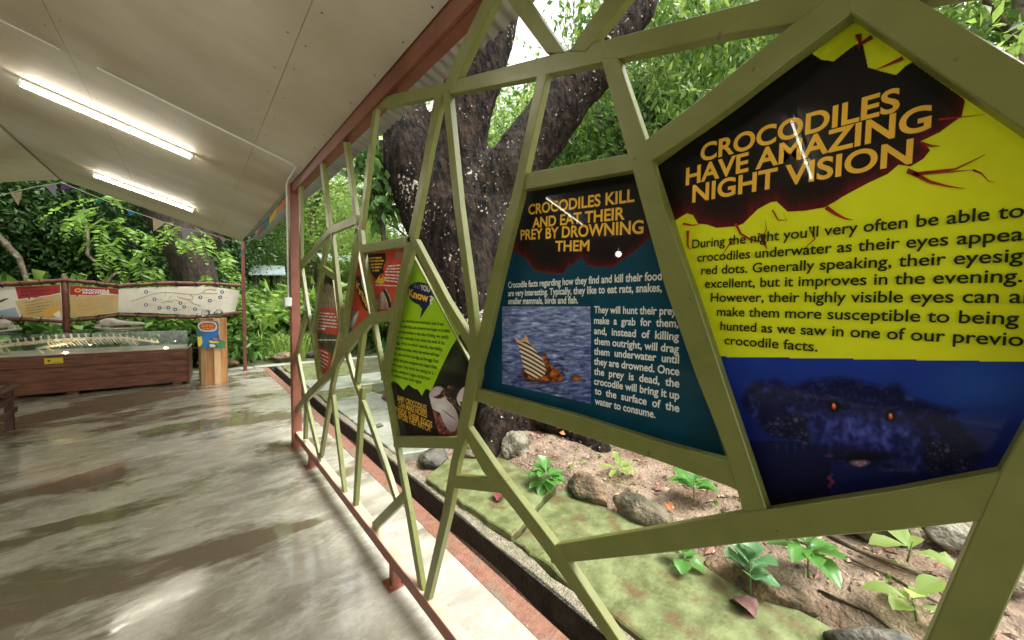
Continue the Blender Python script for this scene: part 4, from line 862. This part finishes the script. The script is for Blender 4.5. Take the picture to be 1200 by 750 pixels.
# ================================================================== STONES
STM = [mat('grey_stone', (.075, .062, .04), (.24, .195, .125), 7, .8, 1.6, 35, c3=(.06, .055, .03), s3=6), mat('brown_stone', (.09, .06, .035), (.28, .19, .10), 7, .8, 1.6, 35, c3=(.05, .05, .022), s3=6), mat('pale_stone', (.16, .15, .10), (.42, .39, .30), 6, .75, 1.6, 30, c3=(.07, .065, .035), s3=6, t3=(.46, .6)), mat('dark_stone', (.03, .03, .022), (.13, .12, .09), 9, .6, 1, 35)]
def stone(c, size, rz, mi, label, seed, tilt=0):
    bmm = bmesh.new(); bmesh.ops.create_icosphere(bmm, subdivisions=4, radius=1); of = Vector((seed*7.3, seed*1.7, 0))
    for v in bmm.verts:
        p = v.co.copy(); d = 1+.34*noise.noise(p*1.1+of)+.14*noise.noise(p*2.7+of)+.05*noise.noise(p*7+of); q = p*d
        for k in range(5):                                   # flattened facets
            n_ = Vector((math.sin(seed+k*2.1), math.cos(seed*1.3+k*1.7), math.sin(k*1.1+seed*.7))).normalized(); e = q.dot(n_)-.78
            if e > 0: q -= n_*e*.85
        v.co = Vector((q.x*size[0]*.88, q.y*size[1]*.9, q.z*size[2]*.88))
    for f in bmm.faces: f.smooth = True
    me = bpy.data.meshes.new('stone'); bmm.to_mesh(me); bmm.free(); me.materials.append(STM[mi]); o = bpy.data.objects.new('edging_stone', me); C.objects.link(o); o.location = c; o.rotation_euler = (tilt, 0, rz)
    return tag(o, label, 'stone', 'stones edging the soil bed')
stone((2.42, 2.66, .08), (.20, .15, .15), .4, 2, 'pale grey stone with yellow patches beside the tree root', 1)
stone((2.26, 1.66, .07), (.13, .22, .12), -.1, 1, 'brown stone right of the small green plant', 2)
stone((2.30, 1.22, .07), (.12, .21, .11), .25, 0, 'grey brown stone left of centre between two mossy slabs and soil', 3)
stone((2.22, .52, .03), (.13, .28, .09), .1, 1, 'long ochre brown stone behind the round leaved plant', 4)
stone((2.13, .06, .05), (.11, .19, .13), .5, 3, 'dark rough stone at the bottom edge of the picture', 5)
stone((2.10, -.32, .03), (.14, .17, .09), .2, 3, 'dark low stone half hidden by the thick right bar', 6)
stone((3.25, .18, .16), (.22, .26, .22), .2, 0, 'large grey slanting rock up the soil slope', 7)
stone((3.35, -.16, .18), (.14, .14, .11), .9, 2, 'small pale rock beside the large slanting one', 8)
stone((3.05, -.30, .15), (.12, .15, .10), .3, 0, 'grey rock just left of the thick right bar', 9)
stone((2.35, 5.3, .08), (.28, .22, .16), .2, 1, 'reddish brown stone past the pale slab, seen under the lime board', 10)
stone((2.70, 5.0, .08), (.22, .20, .14), .9, 2, 'pale stone beside the reddish brown one under the red boards', 11)
stone((1.74, 3.08, -.02), (.18, .16, .12), .5, 3, 'dark stone in the gap beyond the tilted mossy slab', 12)
stone((2.10, 2.98, .0), (.16, .16, .10), 1.2, 0, 'grey stone in the gap near the tree foot', 13)
stone((1.62, 4.2, .03), (.07, .05, .03), 0, 3, 'small black stone lying on the pale wet slab', 14)
for i, (x, y) in enumerate([(1.7, 10.6), (2.6, 10.9), (.5, 10.5), (-.3, 10.7)]):
    stone((x, y, .06), (.36, .2, .14), .1*i, [1, 3, 1, 3][i], ['low brown rock by the far kerb right of the far post', 'dark rock in the far bed, the rightmost of four', 'brown rock behind the far post', 'dark rock in the far bed behind the plinth'][i], 20+i)

# ================================================================== PLANTS
def leaf_into(mb, base, dirv, length, width, droop=.3, curl=.15, mi=0, shape=0):
    d = Vector(dirv).normalized(); side = d.cross(Vector((0, 0, 1)));  side = side.normalized() if side.length > .05 else Vector((1, 0, 0)); nrm = side.cross(d); n = 7; vs = []
    for i in range(n+1):
        t = i/n; w = width*.5*(math.sin(math.pi*min(1, t**(.75 if shape == 0 else 1.35)))**.8)+.0008; c = base+d*length*t-Vector((0, 0, 1))*droop*length*t*t
        if i == n: w = .0005
        ra, rb_ = [random.uniform(-1, 1)*w*.16 for _ in (0, 1)]; vs += [c-side*(w+ra*.5)+nrm*(w*curl*2+ra), c-side*w*.5+nrm*w*curl*1.3, c-nrm*w*.12, c+side*w*.5+nrm*w*curl*1.3, c+side*(w+rb_*.5)+nrm*(w*curl*2+rb_)]
    mb.add(vs, [[i*5+k, i*5+k+1, i*5+k+6, i*5+k+5] for i in range(n) for k in range(4)], mi, True)
def plant(loc, leaves, label, m_=L_FRESH, h=.1, L_=.12, wd=.5, seed=0, cat='plant', name='leafy_plant', up_=.35, shape=1, arr=None):
    rr = random.Random(seed); t = thing(name, label, cat, loc, 'small plants on the soil and between the slabs'); loc = Vector(loc)
    mb = MB(); top = loc+Vector((rr.uniform(-.02, .02), rr.uniform(-.02, .02), h)); mb.tube([loc, (loc+top)/2+Vector((.006, 0, 0)), top], [.005, .004, .003], 6)
    st = []
    for i in range(int(leaves*1.4)):
        az = i*2.4+rr.uniform(-.3, .3) if arr is None else arr[i]; k = rr.uniform(.45, 1); el = up_+rr.uniform(-.25, .35)+(.5 if k > .85 else 0); d = Vector((math.cos(az)*math.cos(el), math.sin(az)*math.cos(el), math.sin(el)))
        b0 = loc.lerp(top, k); b1 = b0+d*.02; mb.tube([b0, b1], .002, 5); st.append((b1, d, rr.uniform(.75, 1.15)))
    mb.build('stem', mat('stem_'+str(seed), (.12, .22, .05), rough=.5), t)
    for b1, d, k in st:
        mb = MB(); leaf_into(mb, b1, d, L_*k*1.05, L_*wd*k*1.2, rr.uniform(.1, .5), .18, 0, shape); mb.build('leaf', m_, t)
    return t
gz = lambda x, y: ground_z(x, y)
plant((2.10, 1.92, .03), 15, 'bright green rosette plant between the slab and the brown stone', L_FRESH, .13, .16, .42, 1)
plant((2.62, 1.62, .08), 7, 'small yellow green seedling on the soil above the brown stone', L_LIME, .08, .15, .34, 2)
plant((2.72, 1.05, .10), 9, 'leafy seedling at the right end of the gap below the teal board', L_FRESH, .10, .17, .45, 3)
plant((2.07, .85, .03), 5, 'low round leaved plant just under the bottom bar of the yellow board', L_FRESH, .06, .12, .6, 4)
plant((2.10, .52, .03), 10, 'round leaved bluish green plant growing over the long ochre stone', mat('bluish_leaf', (.05, .16, .055), (.16, .31, .14), 5, .3, trans=.3, island=.6), .17, .13, .66, 5)
plant((2.40, .34, .08), 11, 'tall plant with long pointed leaves in the middle of the soil', L_FRESH, .20, .19, .40, 6)
plant((2.86, .0, .14), 3, 'two lime coloured leaves standing beside the thick right bar', L_LIME, .12, .17, .6, 7)
plant((2.45, -.04, .08), 5, 'yellow edged plant at the bottom by the thick right bar', L_LIME, .10, .15, .5, 8)
plant((2.20, -.38, .06), 5, 'small bright green plant in the bottom right corner', L_FRESH, .1, .13, .6, 9)
plant((2.52, 3.06, .08), 4, 'yellow green sprout beside the pale stone at the tree foot', L_LIME, .10, .16, .45, 10)
plant((3.0, .75, .16), 5, 'thin sprout on the bare soil behind the tall plant', L_LIME, .05, .10, .4, 11)
def dead_leaf(loc, m_, label, L_=.09, az=0):
    mb = MB(); leaf_into(mb, Vector(loc), (math.cos(az), math.sin(az), .1), L_, L_*.75, .25, .5, 0, 0); leaf_into(mb, Vector(loc)+Vector((.01, 0, .004)), (math.cos(az+.9), math.sin(az+.9), .3), L_*.8, L_*.6, .5, -.6, 0, 0)
    tag(mb.build('fallen_leaf', m_), label, 'leaf', 'fallen leaves')
DL1 = mat('dead_leaf_red', (.22, .03, .03), (.10, .03, .03), 20, .5); DL2 = mat('dead_leaf_brown', (.16, .08, .07), (.30, .17, .15), 20, .6); DL3 = mat('dead_leaf_orange', (.45, .16, .04), (.3, .1, .04), 20, .6)
dead_leaf((1.63, 1.98, .065), DL1, 'curled dark red leaf on the crack between two mossy slabs', .14, .5); dead_leaf((1.96, .46, .035), DL2, 'brown purple curled leaf under the round leaved plant', .14, 1.2); dead_leaf((3.0, 2.5, .14), DL3, 'orange dry leaf on the soil near the tree root', .12, 2)
dead_leaf((2.5, 1.15, .09), DL3, 'small rust leaf on the soil beyond the grey brown stone', .07, 4); dead_leaf((2.62, 3.0, .1), DL1, 'red leaf below the yellow green sprout', .1, 3)
# litter and crumbs
mb = MB(); rr = random.Random(3)
for i in range(3400):
    x = rr.uniform(2.25, 5.2); y = rr.uniform(-1.2, 4.5); z = ground_z(x, y)+.004; a = rr.uniform(0, 6.28); l = rr.uniform(.006, .03)*(2.2 if i % 17 == 0 else 1); w = l*rr.uniform(.12, .7); d = Vector((math.cos(a), math.sin(a), rr.uniform(-.2, .3))); s = Vector((-d.y, d.x, rr.uniform(-.3, .3)))
    c = Vector((x, y, z+.003)); mb.add([c-d*l, c+s*w, c+d*l, c-s*w, c+Vector((0, 0, w*.8))], [(0, 1, 4), (1, 2, 4), (2, 3, 4), (3, 0, 4)], rr.choice([0, 0, 1, 2]))
tag(mb.build('leaf_litter', [mat('litter_brown', (.10, .05, .03)), mat('litter_tan', (.42, .30, .18)), mat('litter_red', (.25, .12, .08))]), 'crumbs of soil, twigs and dry leaf on the bed', 'litter', kind='stuff')
def blades(n, xr, yr, h, name, label, m_, w=.006):
    mb = MB(); rr = random.Random(n)
    for i in range(n):
        x = rr.uniform(*xr); y = rr.uniform(*yr); z = ground_z(x, y); a = rr.uniform(0, 6.28); hh = h*rr.uniform(.5, 1.2); l = Vector((math.cos(a), math.sin(a), 0)); s = Vector((-l.y, l.x, 0))*w; c = Vector((x, y, z-.01))
        mb.add([c-s, c+s, c+l*hh*.3+Vector((0, 0, hh*.7))+s*.7, c+l*hh*.3+Vector((0, 0, hh*.7))-s*.7, c+l*hh*.75+Vector((0, 0, hh*.95))], [(0, 1, 2, 3), (3, 2, 4)])
    tag(mb.build(name, m_), label, 'grass', kind='stuff')
blades(3500, (3.4, 6.5), (-2.2, .9), .12, 'short_grass', 'short yellowish grass at the top of the soil slope', L_LIME)
blades(2600, (.9, 5), (10.9, 13), .75, 'tall_grass', 'pale green upright grass behind the far kerb', L_LIME, .014)
# roots over the soil
for k, (pts, r) in enumerate([([(2.75, .55, .12), (2.8, .3, .14), (2.72, .05, .13), (2.55, -.2, .1)], .008), ([(2.42, .3, .09), (2.38, .1, .085), (2.3, -.1, .07)], .007), ([(3.1, .5, .19), (2.95, .2, .18), (2.85, -.1, .15)], .012)]):
    mb = MB(); mb.tube([Vector(p)+Vector((0, 0, ground_z(p[0], p[1])-p[2]+.008)) for p in pts], r, 7); tag(mb.build('surface_root', PBARK), ['thin root crossing the bare soil', 'thin root near the dark bottom stone', 'thicker root higher on the soil slope'][k], 'root', 'roots on the soil')

# ================================================================== BIG TREE
DT = 4.9+fw.dot(EYE)
def PT(x, y, d=0): return plane(x, y, fw, DT+d)
tree = thing('big_tree', 'huge old tree with dark flaking bark and pale lichen spots behind the lattice', 'tree', (3.1, 3.7, 0))
mb = MB()
base = Vector((3.12, 3.66, 0))
mb.tube([base+Vector((0, 0, -.3)), base+Vector((0, 0, .15)), base+Vector((-.03, .03, .6)), PT(552, 370), PT(545, 300), PT(543, 245)], [1.0, .74, .62, .62, .64, .62], 20)
mb.tube([PT(535, 330), PT(505, 240, -.1), PT(487, 190, -.15), PT(478, 150, -.1), PT(455, 105), PT(420, 50)], [.42, .44, .42, .36, .30, .26], 16)
mb.tube([PT(545, 300), PT(532, 200), PT(548, 110), PT(575, 30), PT(600, -60), PT(630, -180)], [.44, .40, .40, .36, .30, .24], 16)
mb.tube([PT(560, 300), PT(577, 225, .05), PT(622, 172, .05), PT(668, 108, .05), PT(712, 62), PT(748, 5), PT(768, -60), PT(775, -150)], [.42, .40, .37, .35, .30, .24, .2, .16], 16)
for a, l in ((-2.4, 1.15), (-1.6, 1.5), (-.9, 1.3), (-3.1, 1.0), (.3, 1.2), (1.4, 1.2)):
    d = Vector((math.cos(a), math.sin(a), 0)); mb.tube([base+d*.3+Vector((0, 0, .5)), base+d*.75+Vector((0, 0, .22)), base+d*l+Vector((0, 0, .02)), base+d*(l+.35)+Vector((0, 0, -.12))], [.3, .22, .12, .06], 10)
tmp = mb.build('tmp', BARK); rm = tmp.modifiers.new('r', 'REMESH'); rm.mode = 'VOXEL'; rm.voxel_size = .045; rm.use_smooth_shade = True
ev = tmp.evaluated_get(bpy.context.evaluated_depsgraph_get()); tm = bpy.data.meshes.new_from_object(ev); bpy.data.objects.remove(tmp)
nm = [v.normal.copy() for v in tm.vertices]
for v, n_ in zip(tm.vertices, nm):
    p = v.co; v.co = p+n_*(.06*noise.noise(Vector((p.x*1.6, p.y*1.6, p.z*.8)))+.035*noise.noise(Vector((p.x*6, p.y*6, p.z*2)))+.014*noise.noise(Vector((p.x*16, p.y*16, p.z*9))))
tm.materials.clear(); tm.materials.append(BARK); link('trunk', tm, tree)

# foliage
def unit(v): return v/np.maximum(1e-9, np.linalg.norm(v, axis=1, keepdims=True))
def leafmesh(name, pos, direc, length, width, mats, idx=None, fold=.25):
    n = len(pos); d = unit(direc); rnd = unit(rng.normal(size=(n, 3))); s = unit(np.cross(d, rnd)); nn = np.cross(s, d)
    L2 = length[:, None]; W2 = width[:, None]
    v = np.empty((n, 4, 3)); v[:, 0] = pos; v[:, 1] = pos+d*L2*.45+s*W2*.5+nn*W2*fold; v[:, 2] = pos+d*L2; v[:, 3] = pos+d*L2*.45-s*W2*.5+nn*W2*fold
    me = bpy.data.meshes.new(name); me.vertices.add(n*4); me.vertices.foreach_set('co', v.reshape(-1)); me.loops.add(n*6)
    b4 = np.arange(n)[:, None]*4; tri = np.concatenate([b4+0, b4+1, b4+2, b4+0, b4+2, b4+3], 1).reshape(-1).astype(np.int32)
    me.loops.foreach_set('vertex_index', tri); me.polygons.add(n*2); me.polygons.foreach_set('loop_start', (np.arange(n*2)*3).astype(np.int32))
    for m_ in mats: me.materials.append(m_)
    if idx is not None: me.polygons.foreach_set('material_index', np.repeat(idx, 2).astype(np.int32))
    me.update(); return me
def crown(name, n, clumps, rad, ll, lw, mats, clr=.5, droop=.5, cen=(0, 0, 0), hollow=.35):
    u = unit(rng.normal(size=(clumps, 3))); r = (hollow+(1-hollow)*rng.random(clumps)**.6)[:, None]; cc = u*r*np.array(rad)+np.array(cen)
    k = rng.integers(0, clumps, n); cs_ = clr*(.6+.8*rng.random(clumps))
    off = rng.normal(size=(n, 3))*cs_[k][:, None]*np.array([1, 1, .5]); pos = cc[k]+off
    d = rng.normal(size=(n, 3))*.7+unit(off)*.8; d[:, 2] -= droop
    ix = ((cc[k][:, 2]-cen[2])/rad[2]+rng.normal(size=n)*.35 > .35).astype(int) if len(mats) > 1 else None  # upper clumps take the lighter leaf: light from above put into the colour
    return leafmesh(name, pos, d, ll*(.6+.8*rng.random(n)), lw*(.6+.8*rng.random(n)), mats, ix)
def trunk_mesh(h, r, spread, nb, m_, lean=(0, 0), seed=0):
    rr = random.Random(seed); mb = MB(); p = [Vector((lean[0]*t*h+.08*math.sin(t*5+seed), lean[1]*t*h, h*t)) for t in (0, .15, .35, .55, .75, 1)]
    mb.tube([q-Vector((0, 0, .3)) if i == 0 else q for i, q in enumerate(p)], [r*1.4, r, r*.85, r*.7, r*.5, r*.25], 9)
    for i in range(nb):
        t = rr.uniform(.3, .95); a = rr.uniform(0, 6.28); s = Vector((lean[0]*t*h, lean[1]*t*h, h*t)); l = spread*rr.uniform(.5, 1); d = Vector((math.cos(a), math.sin(a), rr.uniform(.2, .9)))
        mb.tube([s, s+d*l*.4+Vector((0, 0, .1)), s+d*l*.75+Vector((rr.uniform(-.2, .2), rr.uniform(-.2, .2), .1)), s+d*l+Vector((rr.uniform(-.3, .3), rr.uniform(-.3, .3), 0))], [r*.35, r*.25, r*.16, r*.06], 6)
    return mb.mesh('trunk', m_)
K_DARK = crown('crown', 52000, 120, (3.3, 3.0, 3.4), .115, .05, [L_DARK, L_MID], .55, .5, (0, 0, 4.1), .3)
K_AIRY = crown('crown', 14000, 80, (3.2, 3.2, 3.6), .14, .06, [L_BRIGHT, L_LIME], .5, .2, (0, 0, 4.6), .35)  # pale leaves whose colour also carries the skylight of the open side
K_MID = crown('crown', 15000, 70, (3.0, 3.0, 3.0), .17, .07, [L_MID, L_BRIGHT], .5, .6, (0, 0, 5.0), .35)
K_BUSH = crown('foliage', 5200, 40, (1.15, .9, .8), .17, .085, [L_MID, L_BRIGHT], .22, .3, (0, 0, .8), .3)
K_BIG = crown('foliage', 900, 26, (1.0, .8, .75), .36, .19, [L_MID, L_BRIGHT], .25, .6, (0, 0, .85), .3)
T_A = trunk_mesh(6.5, .19, 2.8, 16, TRUNK, (.03, .02), 1); T_B = trunk_mesh(7, .15, 2.8, 16, PBARK, (-.03, .03), 2); T_S = trunk_mesh(1.3, .03, .8, 8, TRUNK, (0, 0), 3)
def plant_tree(loc, s, rz, cm, tm_, label, name='tree', cat='tree', group='trees around the pavilion', sz=1):
    t = thing(name, label, cat, loc, group, rz); t['_local'] = 1; t.scale = (s, s, s*sz)
    link('trunk' if cat == 'tree' else 'stem', tm_, t); link('crown' if cat == 'tree' else 'foliage', cm, t); del t['_local']; return t
tr = [
 ((-6.5, 15.5), 1.15, .3, K_DARK, T_A, 'dark leafy tree at the left picture edge beyond the banners'),
 ((-4.2, 13.6), 1.0, 1.3, K_DARK, T_A, 'dark dense tree left of the fence post beyond the banners'),
 ((-1.9, 14.8), 1.1, 2.2, K_DARK, T_A, 'dark dense tree behind the fence post'),
 ((-.3, 16.5), 1.1, 4.2, K_DARK, T_A, 'dark tree behind the leaning trunk and plinth'),
 ((-9, 20), 1.5, 4.0, K_DARK, T_A, 'tall dark tree far back on the left'),
 ((-3.5, 21), 1.6, 5.0, K_DARK, T_A, 'tall dark tree far back behind the fence post'),
 ((2.3, 23), 1.5, .6, K_AIRY, T_B, 'airy bright tree far back between the two red posts'),
 ((4.6, 20), 1.3, 1.6, K_AIRY, T_B, 'airy bright tree far back just right of the near red post'),
 ((7.4, 20), 1.45, 2.6, K_AIRY, T_B, 'airy bright tree behind the red boards'),
 ((6.6, 13.5), .95, 3.6, K_AIRY, T_B, 'lime leaved tree left of the big trunk'),
 ((9.6, 13), 1.2, .9, K_AIRY, T_B, 'bright tree seen between the two big limbs'),
 ((10.5, 8.8), 1.2, 4.4, K_MID, T_B, 'drooping leaved tree right of the big limb'),
 ((9.0, 4.9), 1.05, 1.1, K_MID, T_B, 'drooping leaved tree seen over the teal board'),
 ((12, 6.5), 1.4, 2.0, K_DARK, T_A, 'dark tree behind the drooping trees on the right'),
 ((11, 1.5), 1.2, 3.0, K_MID, T_B, 'leafy tree seen behind the yellow board'),
 ((9.3, -1.0), 1.05, 5.2, K_AIRY, T_B, 'bright tree at the upper right corner'),
 ((12.5, -4.5), 1.4, 5.8, K_MID, T_B, 'green tree off to the right of the yellow board'),
 ((13, 14), 1.6, 2.9, K_MID, T_B, 'tall green tree far behind the big trunk'),
 ((-8.5, 3), 1.2, 1.9, K_MID, T_B, 'green tree left of the pavilion'),
 ((-9, 9), 1.25, 2.9, K_DARK, T_A, 'dark tree left of the pavilion far side'),
]
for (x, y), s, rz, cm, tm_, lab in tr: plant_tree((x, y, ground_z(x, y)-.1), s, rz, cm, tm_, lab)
for i, y in enumerate((-5, -2.4, .2, 2.9, 5.4, 8.2)):  # unseen planting added to darken what the glossy boards mirror
    plant_tree((-7.6-.5*(i % 2), y, -.1), 1.3, i*1.9, K_BUSH, T_S, 'unseen hedge shrub added to darken the board reflections, number %s from the camera side' % ['one', 'two', 'three', 'four', 'five', 'six'][i], 'shrub', 'shrub', 'unseen shrubs left of the pavilion')
    plant_tree((-10.5, y+1, -.2), 1.3, i*2.9, K_DARK, T_A, 'unseen dark tree added behind the left hedge, number %s from the camera side' % ['one', 'two', 'three', 'four', 'five', 'six'][i], group='unseen trees left of the pavilion')
bs = [((-3.6, 11.5), 'B'), ((-2.4, 11.7), 'B'), ((-1.3, 11.7), 'A'), ((-.5, 11.7), 'B'), ((.4, 11.6), 'A'), ((1.5, 12.4), 'B'), ((1.9, 13.2), 'B'), ((2.7, 12.6), 'B'), ((3.6, 12.2), 'A'), ((4.2, 11.0), 'B'), ((5.0, 12.4), 'A'), ((5.4, 10.2), 'A'), ((6.2, 9.4), 'A'), ((7.0, 8.0), 'A'), ((7.3, 6.2), 'A'), ((7.2, 4.2), 'A'), ((7.0, 2.2), 'A'), ((-4.8, 11.8), 'A'), ((3.4, 14.5), 'A')]
bl = ['at the far left behind the case', 'behind the left skull', 'behind the fence post', 'behind the right skull', 'behind the plinth', 'right of the far red post', 'between the two right posts', 'just left of the near red post', 'just right of the near red post', 'below the farthest red board', 'below the narrow red board', 'left of the big trunk', 'near the big trunk base', 'behind the big trunk', 'behind the teal board', 'behind the yellow board top', 'far right behind the yellow board', 'off the left edge', 'behind the far bed']
for i, (((x, y), k), w_) in enumerate(zip(bs, bl)):
    plant_tree((x, y, ground_z(x, y)), 1.0+.25*((i*7) % 5)/5, i*1.3, K_BIG if k == 'B' else K_BUSH, T_S, ('broad leaved shrub ' if k == 'B' else 'dense small leaved shrub ')+w_, 'shrub', 'shrub', 'shrubs beyond the pavilion')
# crown of the big tree overhead and to the right
def add_leaf_part(parent, name, cents, n, clr, ll, lw, mats, droop=1.0):
    cc = np.array([tuple(c) for c in cents]); k = rng.integers(0, len(cc), n); off = rng.normal(size=(n, 3))*clr*np.array([1, 1, .8]); pos = cc[k]+off; d = rng.normal(size=(n, 3))*.6; d[:, 2] -= droop
    return link(name, leafmesh(name, pos, d, ll*(.6+.8*rng.random(n)), lw*(.6+.8*rng.random(n)), mats, rng.integers(0, len(mats), n)), parent)
rr = random.Random(8)
cents = [plane(rr.uniform(770, 960), rr.uniform(20, 150), fw, rr.uniform(5, 6.5)) for _ in range(34)]+[plane(rr.uniform(745, 1000), rr.uniform(-140, 30), fw, rr.uniform(5, 7)) for _ in range(60)]+[plane(rr.uniform(640, 720), rr.uniform(-60, 25), fw, rr.uniform(5.5, 7)) for _ in range(8)]
add_leaf_part(tree, 'crown', cents, 8500, .26, .15, .055, [L_MID, L_BRIGHT], 1.0)
# climbing vine left of the trunk
vine = thing('hanging_vine', 'dark leafy vine hanging left of the big trunk under the eave', 'vine', PT(448, 240))
mb = MB(); mb.tube([PT(447, 165, -.2), PT(449, 200, -.2), PT(447, 240, -.2), PT(450, 285, -.2), PT(452, 310, -.2)], .03, 6); mb.build('stem', TRUNK, vine)
add_leaf_part(vine, 'foliage', [PT(x, y, -.2) for x, y in [(440,170),(450,180),(446,195),(455,205),(447,215),(440,228),(452,235),(447,250),(430,182),(415,190)]], 420, .10, .16, .09, [L_DARK, L_MID], 1.0)
# leaning dark trunk with fern fronds
lt = thing('leaning_tree', 'thick dark leaning trunk beyond the banners with bright pinnate fronds', 'tree', (.3, 11.2, 0))
P11 = SY(11.2); mb = MB(); mb.tube([P11(252, 420), P11(235, 340), P11(222, 300), P11(198, 250), P11(170, 200), P11(140, 140)], [.40, .38, .40, .42, .36, .28], 14); mb.tube([P11(225, 310), P11(245, 270), P11(262, 235), P11(275, 190)], [.3, .3, .25, .2], 10); mb.build('trunk', mat('deep_dark_bark', (.014, .009, .006), (.05, .034, .022), 8, .9, 3, 18, (1, 1, .4)), lt)  # leaning trunk has its own very dark brown bark
def frond_mesh(L_, n=11, lw=.055, ll=.20):
    pos, d, ln_, w = [], [], [], []
    for i in range(n):
        t = (i+1)/n; c = (L_*t, 0, -.35*L_*t*t); l = ll*math.sin(math.pi*min(1, .15+t*.8))
        for s in (-1, 1): pos.append(c); d.append((.55+rng.normal()*.12, s*1.0, -.2+rng.normal()*.2)); ln_.append(l*rng.uniform(.75, 1.15)); w.append(lw)
    for i in range(n): pos.append((L_*(i)/n, 0, -.35*L_*(i/n)**2)); d.append((1, 0, -.7*i/n)); ln_.append(L_*1.6/n); w.append(.008)
    return leafmesh('frond', np.array(pos), np.array(d), np.array(ln_), np.array(w), [L_FROND], None, .05)
FR = [frond_mesh(.75), frond_mesh(.6, 10, .05, .17), frond_mesh(.5, 9, .045, .15)]
P10 = lambda x, y, Y: SY(Y)(x, y)
spots = [(118,250,-2.6),(125,262,-2.2),(130,240,-2.9),(110,255,-2.0),(140,272,-1.2),(150,265,-2.4),(128,290,-1.6),(135,300,-1.0),(150,300,-.8),(160,310,-1.2),(170,300,-2.2),(175,285,-1.4),(105,240,-3.0),(100,262,-1.8),(120,230,-.6),(140,230,-1.4),(165,320,-.5),(185,320,-1.7),(190,275,-.4),(145,285,-2.0),(155,275,-.3),(212,272,-2.2),(220,278,-1.2),(228,275,-.4),(235,285,-1.5),(222,290,-2.0),(240,292,-.2),(262,300,-1.2),(240,330,-1.4),(270,310,-1.9),(258,322,-.6),(275,325,-1.5),(205,268,-2.8),(132,278,-2.7),(118,270,-1.1)]
for i, (x, y, a) in enumerate(spots):
    f = link('frond', FR[i % 3], lt); f.location = P10(x, y-8, 10.2+.5*((i*3) % 4)/3)-lt.location; f.rotation_euler = (rr.uniform(-.4, .4), rr.uniform(.2, .8), a+rr.uniform(-.3, .3))
# pale branches in the dark tree
for k, pts in enumerate([[(-15,268),(3,283),(22,302),(30,325),(34,345)],[(100,258),(103,280),(102,298),(112,308),(126,316)],[(118,350),(130,325),(138,318)]]):
    mb = MB(); mb.tube([SY(11.6)(*p) for p in pts], [.07, .06, .05, .04, .025][:len(pts)] if k == 0 else [.03]*(len(pts)-1)+[.015], 8); tag(mb.build('bare_branch', PBARK), ['thick pale branch at the left edge above the banner', 'pale crooked branch hanging above the long banner', 'short mossy branch just above the long banner'][k], 'branch', 'branches in the dark trees')
# low weeds on the soil
wp, wd = [], []
for i in range(60):
    x, y = rng.uniform(2.35, 4.6), rng.uniform(-1, 3.6); z = ground_z(x, y)
    for k in range(int(rng.integers(3, 8))):
        a = rng.uniform(0, 6.28); wp.append((x+.008*math.cos(a), y+.008*math.sin(a), z+.004)); wd.append((math.cos(a), math.sin(a), rng.uniform(.1, .9)))
wn = len(wp); tag(link('low_weeds', leafmesh('low_weeds', np.array(wp), np.array(wd), rng.uniform(.02, .055, wn), rng.uniform(.012, .024, wn), [L_MID, L_LIME], rng.integers(0, 2, wn), .3)), 'tiny weeds sprouting on the soil bed', 'weeds', kind='stuff')
# far woods mass
n = 60000; az = rng.uniform(R(-60), R(125), n); rad = rng.uniform(26, 40, n); gz_ = np.array([9*sstep(24, 60, r_) for r_ in rad]); hh = rng.random(n)**.8*(13+3*np.sin(az*9)+2*np.sin(az*23+1))*np.where(az > R(4), .5, 1)
pos = np.stack([np.sin(az)*rad, np.cos(az)*rad, gz_+hh], 1); d = rng.normal(size=(n, 3)); d[:, 2] -= .4
fw_ = link('distant_woods', leafmesh('distant_woods', pos, d, rng.uniform(.5, 1.1, n), rng.uniform(.3, .6, n), [L_DARK, L_MID, L_BRIGHT], np.clip(rng.random(n)*2+(az > R(3))*.9, 0, 2).astype(int))); tag(fw_, 'mass of forest on the rise behind everything', 'woods', kind='stuff')

# far shelter roofs
SHM = mat('pale_blue_roof', (.30, .40, .42), (.48, .56, .56), 3, .5)
for (x0, x1, Y, z, lab) in ((3.9, 6.6, 16, 3.1, 'pale roofed shelter seen behind the red boards'), (1.5, 2.6, 15.6, 2.36, 'low blue roofed shelter between the two right posts')):
    t = thing('small_shelter', lab, 'shelter', ((x0+x1)/2, Y, 0), 'small shelters in the garden')
    mb = MB(); mb.prism([(x0, Y, z), (x1, Y, z+.05), (x1+.3, Y+2, z+.5), (x0+.3, Y+2, z+.45)], (0, 0, .06)); mb.build('roof', SHM, t)
    for x in (x0+.2, x1-.2):
        for y in (Y+.2, Y+1.8): mb = MB(); mb.box((x-.05, y-.05, 0), (x+.05, y+.05, z+.1)); mb.build('post', TRUNK, t)
print('faces', sum(len(o.data.polygons) for o in C.objects if o.type == 'MESH'))
